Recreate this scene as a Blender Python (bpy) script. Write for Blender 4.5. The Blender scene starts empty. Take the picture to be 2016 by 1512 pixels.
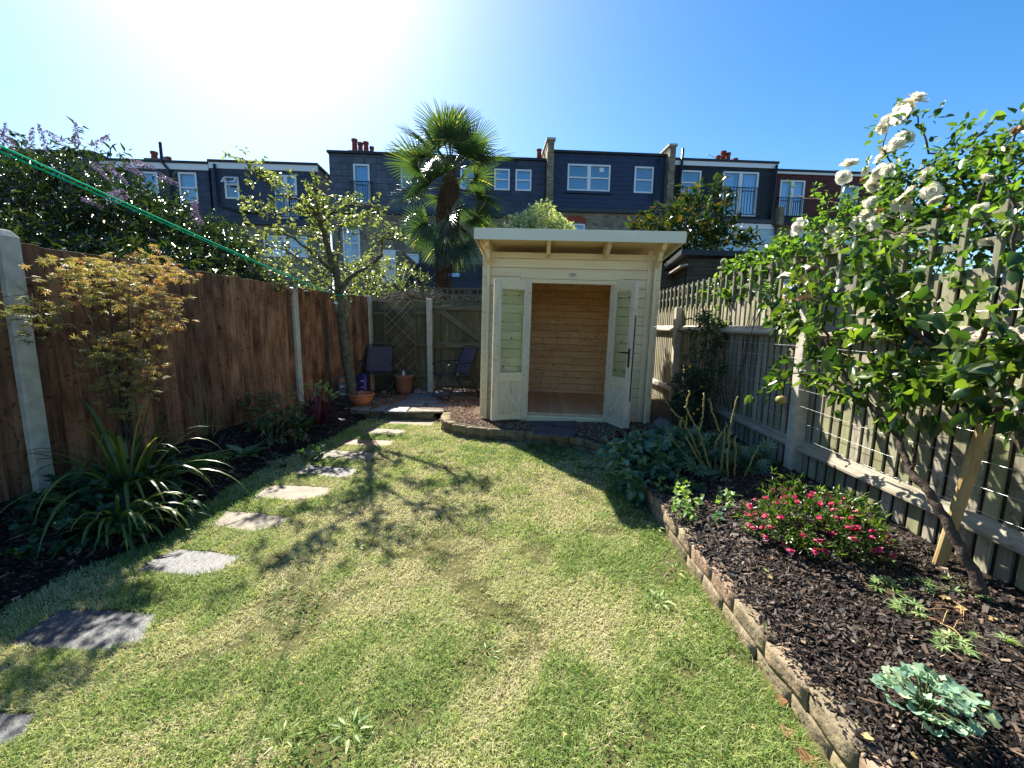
import bpy, bmesh, math, random
import numpy as np
from mathutils import Vector, Matrix, noise as mnoise
R = math.radians
random.seed(7); rng = np.random.default_rng(7)
col = bpy.context.scene.collection
scene = bpy.context.scene

# ------------------------------------------------------------------ camera
F, EYE, PITCH, YAW, ROLL = 820., 1.4, 8.05, 1.9, 0.7
_p, _y, _r = map(R, (PITCH, YAW, ROLL))
FW = np.array([-math.sin(_y)*math.cos(_p), math.cos(_y)*math.cos(_p), -math.sin(_p)])
_r0 = np.cross(FW, [0, 0, 1]); _r0 /= np.linalg.norm(_r0); _u0 = np.cross(_r0, FW)
RT = math.cos(_r)*_r0 + math.sin(_r)*_u0; UP = np.cross(RT, FW)
CAM = np.array([0, 0, EYE])
cd = bpy.data.cameras.new('camera'); cam = bpy.data.objects.new('camera', cd); col.objects.link(cam)
cd.sensor_width = 36; cd.lens = F/2016*36; cd.clip_start = .05; cd.clip_end = 2000
cam.matrix_world = Matrix(((RT[0], UP[0], -FW[0], 0), (RT[1], UP[1], -FW[1], 0), (RT[2], UP[2], -FW[2], EYE), (0, 0, 0, 1)))
scene.camera = cam
def ray(px, py): return FW + RT*(px-1008)/F - UP*(py-756)/F
def gz(px, py, z=0.): d = ray(px, py); return CAM + d*((z-EYE)/d[2])
def ax(px, py, x): d = ray(px, py); return CAM + d*(x/d[0])
def ay(px, py, y): d = ray(px, py); return CAM + d*(y/d[1])

# ------------------------------------------------------------------ light
SUN_EL, SUN_AZ = 43.5, 31.5           # azimuth: degrees to the left of +Y
w = bpy.data.worlds.new('World'); scene.world = w; w.use_nodes = True
wn, wl = w.node_tree.nodes, w.node_tree.links
bg = wn['Background']; sky = wn.new('ShaderNodeTexSky'); sky.sky_type = 'NISHITA'
sky.sun_disc = False; sky.sun_elevation = R(SUN_EL); sky.sun_rotation = R(-SUN_AZ)
sky.air_density = 1.0; sky.dust_density = .68; sky.ozone_density = 2.2
hs_ = wn.new('ShaderNodeHueSaturation'); hs_.inputs['Saturation'].default_value = 1.38; wl.new(sky.outputs[0], hs_.inputs['Color']); wl.new(hs_.outputs[0], bg.inputs[0]); bg.inputs[1].default_value = 0.076
sd = bpy.data.lights.new('sun', 'SUN'); sd.energy = 5.0; sd.angle = R(.53); sd.color = (1, .94, .82)
so = bpy.data.objects.new('sun', sd); col.objects.link(so)
_az, _el = R(SUN_AZ), R(SUN_EL)
SD = Vector((-math.sin(_az)*math.cos(_el), math.cos(_az)*math.cos(_el), math.sin(_el)))
so.rotation_euler = SD.to_track_quat('Z', 'Y').to_euler(); so.location = SD*50
vs = scene.view_settings; vs.view_transform = 'Standard'; vs.look = 'None'; vs.exposure = 1.55; vs.gamma = 1
scene.cycles.max_bounces = 8; scene.cycles.diffuse_bounces = 4; scene.cycles.glossy_bounces = 3
scene.cycles.transparent_max_bounces = 10; scene.cycles.use_denoising = True

# ------------------------------------------------------------------ materials
class G:
    def __init__(s, name, rough=.7, spec=.3):
        s.m = bpy.data.materials.new(name); s.m.use_nodes = True
        s.N, s.L = s.m.node_tree.nodes, s.m.node_tree.links
        s.b = s.N['Principled BSDF']; s.out = s.N['Material Output']
        s.b.inputs['Roughness'].default_value = rough; s.b.inputs['Specular IOR Level'].default_value = spec
        s._o = None
    def put(s, sock, v):
        if hasattr(v, 'is_output'): s.L.new(v, sock)
        elif isinstance(v, (tuple, list)) and len(v) == 3 and sock.type == 'RGBA': sock.default_value = (*v, 1)
        else: sock.default_value = v
    def n(s, t, out=0, **kw):
        nd = s.N.new('ShaderNode'+t)
        for k, v in kw.items():
            if k[0] == '_': setattr(nd, k[1:], v)
        for k, v in kw.items():
            if k[0] == '_': continue
            s.put(nd.inputs[int(k[1:])] if k[0] == 'i' and k[1:].isdigit() else nd.inputs[k.replace('_', ' ')], v)
        return nd.outputs[out]
    def obj(s):
        if s._o is None: s._o = s.n('TexCoord', 3)
        return s._o
    def rnd(s): return s.n('Attribute', 2, _attribute_name='rnd')
    def scaled(s, sc, v=None): return s.n('VectorMath', _operation='MULTIPLY', i0=v or s.obj(), i1=sc)
    def noise(s, scale, v=None, detail=4, rough=.55, out=0): return s.n('TexNoise', out, Vector=v or s.obj(), Scale=scale, Detail=detail, Roughness=rough)
    def ramp(s, f, stops):
        nd = s.N.new('ShaderNodeValToRGB'); s.L.new(f, nd.inputs[0]); e = nd.color_ramp.elements
        while len(e) < len(stops): e.new(.5)
        for i, (p, c) in enumerate(stops):
            e[i].position = p; e[i].color = (*c, 1) if isinstance(c, (tuple, list)) else (c, c, c, 1)
        return nd.outputs[0]
    def mix(s, f, a, b, mode='MIX'):
        nd = s.N.new('ShaderNodeMix'); nd.data_type = 'RGBA'; nd.blend_type = mode
        s.put(nd.inputs[0], f); s.put(nd.inputs[6], a); s.put(nd.inputs[7], b); return nd.outputs[2]
    def math(s, op, a, b=0.): return s.n('Math', _operation=op, i0=a, i1=b)
    def mapr(s, v, a, b, c, d): return s.n('MapRange', Value=v, i1=a, i2=b, i3=c, i4=d)
    def bump(s, h, st=.3, dist=.01):
        s.L.new(s.n('Bump', Height=h, Strength=st, Distance=dist), s.b.inputs['Normal'])
    def color(s, c): s.put(s.b.inputs['Base Color'], c); return s

def wood(name, dark, light, axis='z', knots=.5, tint=None, tintamt=.5, rough=.75, vary=(.72, 1.25), blot=None):
    g = G(name, rough, .25); r = g.rnd()
    off = g.n('VectorMath', _operation='MULTIPLY', i0=g.n('CombineXYZ', i0=r, i1=r, i2=r), i1=(37, 53, 29))
    v = g.n('VectorMath', _operation='ADD', i0=g.obj(), i1=off)
    sc = {'z': (1, 1, .07), 'x': (.07, 1, 1), 'y': (1, .07, 1)}[axis]
    sk = {'z': (1, 1, .3), 'x': (.3, 1, 1), 'y': (1, .3, 1)}[axis]
    vg = g.scaled(sc, v); n1 = g.noise(38, vg, 5, .6)
    warp = g.noise(9, g.scaled(sk, v), 3)
    f = g.math('MULTIPLY', g.math('ADD', n1, warp), .5)
    c = g.ramp(f, [(.36, dark), (.62, light)])
    if knots:
        vo = g.n('TexVoronoi', 0, Vector=g.n('VectorMath', _operation='ADD', i0=g.scaled(sk, v), i1=g.noise(5, v, 2, out=1)), Scale=8.5, Randomness=1.)
        k = g.ramp(vo, [(.07, (.14, .10, .08)), (.13, (.42, .34, .30)), (.3, (1, 1, 1))])
        c = g.mix(knots, c, g.mix(1., c, k, 'MULTIPLY'))
    if blot: c = g.mix(g.ramp(g.noise(2.3, v, 4), [(.5, 0.), (.68, 1.)]), c, g.mix(1., c, blot, 'MULTIPLY'))
    br = g.mapr(r, 0., 1., *vary)
    c = g.mix(1., c, g.n('CombineXYZ', i0=br, i1=br, i2=br), 'MULTIPLY')
    if tint: c = g.mix(g.math('MULTIPLY', g.ramp(g.noise(2.1, g.scaled((1, 1, .5), v), 5), [(.42, 0.), (.62, 1.)]), tintamt), c, tint)
    g.color(c); g.bump(n1, .35, .004); return g.m
def plain(name, c1, c2=None, rough=.6, spec=.3, scale=6, bump=0, bs=60, metal=0):
    g = G(name, rough, spec)
    if c2: g.color(g.ramp(g.noise(scale, None, 6, .6), [(.35, c1), (.65, c2)]))
    else: g.color(c1)
    g.b.inputs['Metallic'].default_value = metal
    if bump: g.bump(g.noise(bs, None, 5), bump, .01)
    return g.m
def rndmat(name, stops, rough=.7, spec=.3, nz=None, bump=0):
    g = G(name, rough, spec); c = g.ramp(g.rnd(), stops)
    if nz: 
        b = g.mapr(g.noise(nz, None, 5), .3, .7, .6, 1.3); c = g.mix(1., c, g.n('CombineXYZ', i0=b, i1=b, i2=b), 'MULTIPLY')
    g.color(c)
    if bump: g.bump(g.noise(45, None, 5), bump, .012)
    return g.m
def leafmat(name, stops, trans=.42, rough=.38, spec=.5, tcol=(1.6, 1.9, .5)):
    g = G(name, rough, spec); c = g.ramp(g.rnd(), stops); g.color(c)
    t = g.n('BsdfTranslucent', Color=g.mix(1., c, tcol, 'MULTIPLY'))
    mx = g.n('MixShader', i0=trans, i1=g.b.outputs[0], i2=t); g.L.new(mx, g.out.inputs[0]); return g.m
def bricks(name, c1, c2, mortar, w_, h_, ms, bias=0., rough=.85, offset=.5, bump=.4, nz=1.):
    g = G(name, rough, .3); s = g.n('SeparateXYZ', Vector=g.obj()); N = g.N[-1]
    v = g.n('CombineXYZ', i0=g.math('ADD', N.outputs[0], N.outputs[1]), i1=N.outputs[2], i2=0.)
    bt = g.N.new('ShaderNodeTexBrick'); g.L.new(v, bt.inputs['Vector']); bt.offset = offset
    for k, x in dict(Color1=c1, Color2=c2, Mortar=mortar).items(): bt.inputs[k].default_value = (*x, 1)
    for k, x in {'Scale': 1., 'Mortar Size': ms, 'Mortar Smooth': .1, 'Bias': bias, 'Brick Width': w_, 'Row Height': h_}.items(): bt.inputs[k].default_value = x
    b = g.mapr(g.noise(3.5, None, 6), .3, .7, 1-.35*nz, 1+.35*nz)
    c = g.mix(1., bt.outputs[0], g.n('CombineXYZ', i0=b, i1=b, i2=b), 'MULTIPLY')
    b2 = g.mapr(g.noise(.6, None, 3), .35, .65, 1-.2*nz, 1+.15*nz)
    c = g.mix(1., c, g.n('CombineXYZ', i0=b2, i1=b2, i2=b2), 'MULTIPLY')
    g.color(c); g.bump(g.math('SUBTRACT', 1., bt.outputs[1]), bump, .01); return g.m
def glass(name, tint=(.9, .95, .95), refl=1.0, base=.05):
    g = G(name); g.N.remove(g.b)
    fr = g.math('MULTIPLY', g.math('MINIMUM', g.math('ADD', g.n('Fresnel', IOR=1.5), base), 1.), g.math('SUBTRACT', 1., g.n('NewGeometry', 6)))
    m = g.n('MixShader', i0=g.math('MULTIPLY', fr, refl), i1=g.n('BsdfTransparent', Color=tint), i2=g.n('BsdfAnisotropic', Color=(1, 1, 1), Roughness=.02))
    g.L.new(m, g.out.inputs[0]); return g.m

M = {}
M['brown'] = wood('brown_fence_wood', (.06, .026, .013), (.28, .145, .075), 'z', 1., blot=(.45, .38, .35), vary=(.6, 1.45))
M['cap'] = wood('brown_rail_wood', (.07, .03, .015), (.17, .09, .05), 'y', .3)
M['green'] = wood('mossy_fence_wood', (.055, .05, .032), (.165, .15, .095), 'z', .6, tint=(.085, .095, .03), tintamt=.7)
M['greenx'] = wood('mossy_rail_wood', (.07, .065, .045), (.18, .17, .12), 'x', .3, tint=(.1, .11, .05), tintamt=.4)
M['grey'] = wood('weathered_fence_wood', (.15, .13, .10), (.40, .36, .28), 'z', .6, tint=(.25, .27, .10), tintamt=.6, vary=(.7, 1.2))
M['greyy'] = wood('weathered_rail_wood', (.20, .17, .13), (.50, .43, .34), 'y', .4, tint=(.25, .25, .14), tintamt=.35)
M['trel'] = wood('trellis_wood', (.11, .10, .07), (.26, .245, .18), 'z', .2, tint=(.17, .2, .08), tintamt=.5)
M['creamx'] = wood('cream_shed_boards', (.82, .63, .38), (.90, .74, .48), 'x', .10, vary=(.92, 1.05), rough=.6)
M['creamy'] = wood('cream_shed_rafters', (.82, .63, .38), (.90, .74, .48), 'y', .10, vary=(.95, 1.04), rough=.6)
M['creamz'] = wood('cream_shed_posts', (.80, .62, .39), (.89, .73, .49), 'z', .15, vary=(.95, 1.04), rough=.6)
M['doorw'] = wood('pale_door_wood', (.68, .53, .36), (.82, .68, .48), 'z', .45, vary=(.9, 1.05), rough=.6)
M['pinex'] = wood('pine_wall_boards', (.80, .41, .18), (.92, .58, .29), 'x', .95, vary=(.86, 1.12), rough=.55)
M['piney'] = wood('pine_floor_boards', (.80, .47, .25), (.92, .61, .36), 'y', .5, vary=(.82, 1.15), rough=.55)
M['fascia'] = plain('cream_painted_fascia', (.78, .71, .54), (.82, .75, .58), .5, .35, 3)
M['darkw'] = wood('dark_shed_boards', (.035, .028, .018), (.105, .085, .055), 'x', .3, tint=(.05, .06, .03), tintamt=.4)
M['stakew'] = wood('round_stake_wood', (.33, .22, .09), (.5, .36, .17), 'z', .3)
M['concrete'] = plain('concrete_post', (.40, .37, .30), (.56, .52, .43), .9, .2, 14, .5, 120)
M['felt'] = plain('black_roof_felt', (.012, .014, .02), (.03, .035, .045), .6, .4, 8)
M['white'] = plain('white_window_plastic', (.78, .79, .80), None, .35, .5)
M['black'] = plain('black_metal', (.012, .012, .014), None, .4, .5)
M['dkpipe'] = plain('black_gutter_plastic', (.015, .017, .025), None, .4, .5)
M['slate'] = bricks('dark_blue_slate_hanging', (.030, .040, .072), (.046, .058, .092), (.010, .014, .03), .5, .25, .006, rough=.42, bump=.7, nz=.5)
M['slate2'] = bricks('grey_slate_hanging', (.070, .083, .115), (.105, .118, .150), (.02, .025, .04), .5, .27, .008, rough=.45, bump=.7, nz=.7)
M['slate3'] = bricks('deep_blue_slate_hanging', (.022, .034, .080), (.028, .040, .090), (.008, .014, .04), .5, .2, .005, rough=.42, bump=.6, nz=.4)
M['blackc'] = bricks('black_cladding', (.014, .017, .024), (.018, .021, .028), (.008, .009, .013), .9, .3, .006, rough=.6, bump=.4, nz=.4)
M['redtile'] = bricks('red_tile_hanging', (.165, .042, .036), (.12, .032, .03), (.03, .01, .01), .17, .11, .012, rough=.7, bump=.9, nz=.6)
M['stock'] = bricks('yellow_stock_brick', (.30, .235, .135), (.17, .13, .085), (.24, .22, .18), .225, .075, .011, rough=.9)
M['redbr'] = bricks('red_arch_brick', (.40, .075, .045), (.33, .06, .04), (.18, .07, .05), .075, .4, .006, rough=.85, nz=.4)
M['rooft'] = bricks('brown_clay_roof_tiles', (.105, .07, .058), (.07, .05, .045), (.02, .015, .013), .2, .12, .012, rough=.85)
M['render'] = plain('pale_blue_render', (.42, .60, .70), (.45, .63, .72), .8, .2, 2)
M['curtain'] = plain('white_curtain', (.70, .76, .82), (.55, .62, .7), .9, .1, 5)
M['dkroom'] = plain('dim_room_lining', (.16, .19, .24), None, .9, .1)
M['pot'] = plain('red_chimney_pot', (.27, .06, .035), (.20, .045, .03), .8, .2, 6)
M['terra'] = plain('terracotta', (.42, .14, .065), (.52, .19, .09), .7, .3, 7, .15, 80)
M['olderr'] = plain('old_terracotta', (.20, .085, .05), (.28, .13, .08), .85, .2, 7)
M['wglass'] = glass('house_window_glass', (.62, .76, .9), 1.3, .14)
M['sglass'] = glass('shed_door_glass', (.86, .92, .86), 1., .03)
M['fabric'] = plain('purple_grey_sling_fabric', (.075, .065, .085), (.105, .09, .115), .85, .2, 90, .3, 400)
M['soil'] = plain('dark_soil', (.010, .008, .006), (.028, .021, .016), .95, .15, 22, .8, 70)
M['earth'] = plain('garden_earth', (.06, .055, .03), (.10, .09, .05), .95, .1, 3, .5, 30)
M['turf'] = plain('turf_soil', (.05, .055, .018), (.12, .11, .045), .95, .1, 9, .6, 60)
M['chips'] = rndmat('bark_mulch_chips', [(0, (.008, .006, .005)), (.55, (.030, .020, .015)), (.85, (.070, .045, .032)), (.97, (.15, .095, .06)), (1, (.30, .23, .16))], .62, .35)
M['gravelb'] = plain('gravel_bed', (.07, .045, .032), (.14, .09, .06), .9, .2, 60, .8, 200)
M['pebbles'] = rndmat('brown_gravel_pebbles', [(0, (.06, .035, .025)), (.4, (.17, .09, .055)), (.8, (.30, .19, .12)), (1, (.5, .4, .3))], .7, .3)
M['grass'] = leafmat('lawn_grass', [(0, (.66, .56, .38)), (.28, (.56, .51, .29)), (.5, (.42, .45, .17)), (.75, (.23, .325, .08)), (1, (.09, .16, .035))], .3, .7, .2, (1.3, 1.5, .6))
M['slab'] = plain('grey_slate_slab', (.045, .05, .058), (.10, .10, .105), .55, .3, 9, .6, 40)
M['slabw'] = plain('worn_sandstone_slab', (.13, .11, .08), (.25, .21, .155), .65, .25, 8, .7, 45)
M['slabr'] = plain('reddish_slab', (.20, .09, .05), (.30, .17, .11), .6, .35, 9, .7, 45)
M['paver'] = plain('blue_grey_paver', (.11, .13, .14), (.20, .22, .23), .55, .4, 7, .4, 60)
M['stone'] = rndmat('buff_garden_stone', [(0, (.11, .09, .06)), (.4, (.19, .155, .10)), (.75, (.27, .215, .14)), (1, (.25, .165, .115))], .9, .2, 13, .9)
M['stoned'] = rndmat('mossy_wall_stone', [(0, (.10, .085, .055)), (.5, (.17, .145, .09)), (1, (.24, .19, .11))], .9, .2, 13, .9)
M['mortar'] = plain('dirty_wall_mortar', (.06, .05, .035), (.13, .105, .07), .95, .1, 20, .6, 80)
M['boulder'] = plain('grey_boulder', (.13, .12, .115), (.24, .22, .20), .85, .3, 10, .5, 30)
M['bark'] = plain('grey_green_bark', (.055, .05, .036), (.135, .125, .085), .9, .2, 16, 1., 60)
M['barkd'] = plain('dark_bark', (.045, .032, .025), (.11, .08, .06), .85, .25, 20, .8, 70)
M['palmb'] = plain('fibrous_palm_trunk', (.05, .028, .016), (.16, .095, .05), .95, .1, 30, 1., 60)
M['canes'] = plain('yellow_green_canes', (.20, .19, .05), (.36, .30, .11), .7, .3, 25, .5, 90)
M['gstem'] = plain('green_stems', (.06, .10, .03), (.12, .15, .05), .6, .3, 12)
M['twig'] = rndmat('dry_twigs', [(0, (.07, .05, .035)), (.7, (.19, .15, .11)), (1, (.42, .37, .3))], .85, .2)
M['cord'] = plain('green_cord', (.0, .55, .30), None, .9, .05)
M['wire'] = plain('galvanised_wire', (.5, .5, .5), None, .35, .5, metal=.8)
M['bagp'] = plain('purple_compost_bag', (.06, .03, .22), (.02, .015, .07), .35, .5, 14)
M['bagm'] = plain('mixed_print_bag', (.05, .05, .075), (.22, .15, .15), .4, .5, 28)
M['bagr'] = plain('orange_bag_panel', (.5, .12, .05), None, .4, .5)
M['bagw'] = plain('white_bag_print', (.55, .55, .62), None, .4, .5)
M['badge'] = plain('metal_oval_badge', (.45, .42, .36), (.3, .28, .24), .4, .5, 60)
M['blossom'] = leafmat('white_rose_petals', [(0, (.86, .83, .72)), (.5, (.92, .91, .85)), (1, (.86, .80, .64))], .5, .6, .2, (1., .98, .9))
M['pink'] = leafmat('pink_petals', [(0, (.58, .05, .17)), (.5, (.74, .12, .28)), (1, (.85, .30, .42))], .3, .5, .3, (1.2, .8, .9))
M['purple'] = leafmat('lilac_flower_spikes', [(0, (.22, .17, .30)), (1, (.42, .33, .46))], .15, .7, .2, (1, 1, 1))
M['orange'] = plain('orange_fruit', (.75, .30, .02), (.6, .35, .03), .4, .4, 9)
M['applef'] = plain('green_apple_skin', (.25, .30, .05), (.40, .20, .08), .35, .5, 14)
gs = lambda a, b, c: [(0, a), (.5, b), (1, c)]
M['l_pinkb'] = leafmat('small_bush_leaves', gs((.045, .08, .025), (.11, .17, .045), (.26, .30, .11)), .35, .4)
M['l_clover'] = leafmat('clover_leaves', gs((.04, .085, .02), (.09, .16, .035), (.18, .25, .06)), .35, .8, .15)
M['l_bud'] = leafmat('buddleia_leaves', gs((.014, .026, .012), (.032, .055, .022), (.07, .10, .04)), .16, .36)
M['l_apple'] = leafmat('apple_leaves', gs((.07, .10, .035), (.16, .19, .065), (.30, .31, .13)), .42, .36, .5, (1.35, 1.45, .6))
M['l_pear'] = leafmat('pear_leaves', gs((.016, .042, .012), (.045, .09, .02), (.15, .19, .04)), .42, .27, .5)
M['l_rose'] = leafmat('climbing_rose_leaves', gs((.035, .07, .02), (.085, .15, .03), (.19, .27, .06)), .42, .35)
M['l_maple'] = leafmat('maple_leaves', [(0, (.10, .12, .035)), (.45, (.30, .29, .11)), (.8, (.40, .30, .15)), (1, (.42, .20, .12))], .36, .5, .3, (1.3, 1.2, .6))
M['l_mag'] = leafmat('magnolia_leaves', [(0, (.02, .045, .012)), (.6, (.05, .085, .02)), (.8, (.10, .12, .03)), (1, (.20, .10, .03))], .18, .2, .6)
M['l_var'] = leafmat('variegated_leaves', gs((.24, .27, .14), (.52, .52, .34), (.78, .76, .58)), .25, .6)
M['l_lily'] = leafmat('strap_leaves', gs((.045, .09, .02), (.11, .17, .04), (.27, .28, .09)), .38, .38, .5)
M['l_cord'] = leafmat('red_strap_leaves', gs((.07, .015, .022), (.14, .028, .04), (.25, .09, .10)), .3, .4, .4, (1.4, .8, .8))
M['l_nan'] = leafmat('mottled_shrub_leaves', [(0, (.06, .11, .04)), (.6, (.13, .18, .08)), (.82, (.22, .19, .11)), (1, (.36, .06, .04))], .3, .4)
M['l_dark'] = leafmat('dark_green_leaves', gs((.012, .035, .018), (.03, .075, .035), (.06, .12, .05)), .3, .4)
M['l_hos'] = leafmat('hosta_leaves', gs((.05, .12, .06), (.10, .19, .09), (.3, .36, .2)), .3, .4)
M['l_bright'] = leafmat('bright_fern_leaves', gs((.06, .12, .03), (.14, .24, .05), (.35, .42, .12)), .4, .35)
M['l_heu'] = leafmat('blue_green_clump_leaves', gs((.045, .11, .07), (.085, .175, .105), (.16, .25, .15)), .25, .42)
M['l_aqui'] = leafmat('pale_blue_green_leaves', gs((.15, .27, .19), (.24, .38, .27), (.40, .50, .28)), .3, .55, .3, (1.2, 1.4, .8))
M['l_ger'] = leafmat('pale_lobed_leaves', gs((.13, .22, .08), (.24, .34, .13), (.38, .45, .2)), .35, .5)
M['l_redh'] = leafmat('dark_red_leaves', gs((.035, .01, .012), (.07, .018, .02), (.13, .04, .035)), .3, .45, .3, (1.4, .8, .8))
M['l_palm'] = leafmat('palm_fronds', [(0, (.03, .06, .038)), (.6, (.06, .095, .05)), (.9, (.15, .165, .06)), (1, (.40, .33, .09))], .34, .3, .6)
M['l_dry'] = leafmat('dry_leaves', gs((.30, .16, .08), (.45, .27, .15), (.5, .4, .15)), .2, .7, .2, (1.1, 1, .8))

# ------------------------------------------------------------------ mesh builder
def bases(D, N):
    D = D/np.maximum(np.linalg.norm(D, axis=1, keepdims=True), 1e-9)
    X = np.cross(D, N); X /= np.maximum(np.linalg.norm(X, axis=1, keepdims=True), 1e-9)
    return X, D, np.cross(X, D)
def ltempl(prof, fold=.25):
    """prof: (t, half width, height) rows from base to tip"""
    v = [(0, 0, 0)]; f = []
    for t, hw, z in prof: v += [(-hw, t, z+fold*hw), (0, t, z), (hw, t, z+fold*hw)]
    v.append((0, 1, prof[-1][2]*1.35)); k = len(prof)
    f += [(0, 2, 1), (0, 3, 2)]
    for i in range(k-1):
        a = 1+3*i; f += [(a, a+1, a+4), (a, a+4, a+3), (a+1, a+2, a+5), (a+1, a+5, a+4)]
    a = 1+3*(k-1); e = len(v)-1; f += [(a, a+1, e), (a+1, a+2, e)]
    return np.array(v, float), np.array(f)
T_SM = ltempl([(.45, .5, -.04)])
T_OV = ltempl([(.25, .42, .02), (.6, .42, -.05)])
T_RD = ltempl([(.18, .46, .03), (.5, .62, 0), (.82, .42, -.08)], .18)
T_LN = ltempl([(.35, .5, .03), (.7, .32, -.06)])
def lobed(n=5, fold=.12):
    v = [(0, 0, 0)]; f = []; m = n*4
    for i in range(m+1):
        a = -2.5+5.*i/m; ph = math.cos((i/m*n-.5)*2*math.pi); r = .47+.11*ph-.10*(abs(a)/2.5)**2
        v.append((math.sin(a)*r, .45+math.cos(a)*r*.85, fold*abs(math.sin(a))*r+.04*ph))
    v.append((0, .42, -.03)); c = len(v)-1
    for i in range(1, m+1): f.append((c, i+1, i))
    f += [(0, c, 1), (0, m+1, c)]
    return np.array(v, float), np.array(f)
T_LB = lobed(3); T_LB5 = lobed(5)
def star(n=5):      # finely cut maple-like leaf of narrow fingers
    v = []; f = []
    for i in range(n):
        a = -1.5+3.*i/(n-1); s, c = math.sin(a), math.cos(a); L = 1-.3*abs(a)/1.5; k = len(v)
        v += [(0, 0, 0), (s*.45*L-c*.09, c*.45*L+s*.09, .03), (s*L, c*L, -.06), (s*.45*L+c*.09, c*.45*L-s*.09, .03)]
        f += [(k, k+3, k+2), (k, k+2, k+1)]
    return np.array(v, float), np.array(f)
T_ST = star(5); T_ST7 = star(7)
CUBE_V = np.array([(x, y, z) for x in (-.5, .5) for y in (-.5, .5) for z in (-.5, .5)], float)
CUBE_F = np.array([(0, 1, 3, 2), (4, 6, 7, 5), (0, 4, 5, 1), (2, 3, 7, 6), (0, 2, 6, 4), (1, 5, 7, 3)])
def _sub():
    bm = bmesh.new(); bmesh.ops.create_cube(bm, size=1); bmesh.ops.subdivide_edges(bm, edges=bm.edges[:], cuts=3, use_grid_fill=True)
    V = np.array([v.co[:] for v in bm.verts]); Fc = np.array([[v.index for v in f.verts] for f in bm.faces]); bm.free(); return V, Fc
RB_V, RB_F = _sub()
def _ico(k):
    bm = bmesh.new(); bmesh.ops.create_icosphere(bm, subdivisions=k, radius=1)
    V = np.array([v.co[:] for v in bm.verts]); Fc = np.array([[v.index for v in f.verts] for f in bm.faces]); bm.free(); return V, Fc
IC1, IC2, IC3 = _ico(1), _ico(2), _ico(3)
OCT = (np.array([(1,0,0),(-1,0,0),(0,1,0),(0,-1,0),(0,0,1),(0,0,-1)], float), np.array([(0,2,4),(2,1,4),(1,3,4),(3,0,4),(2,0,5),(1,2,5),(3,1,5),(0,3,5)]))

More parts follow.
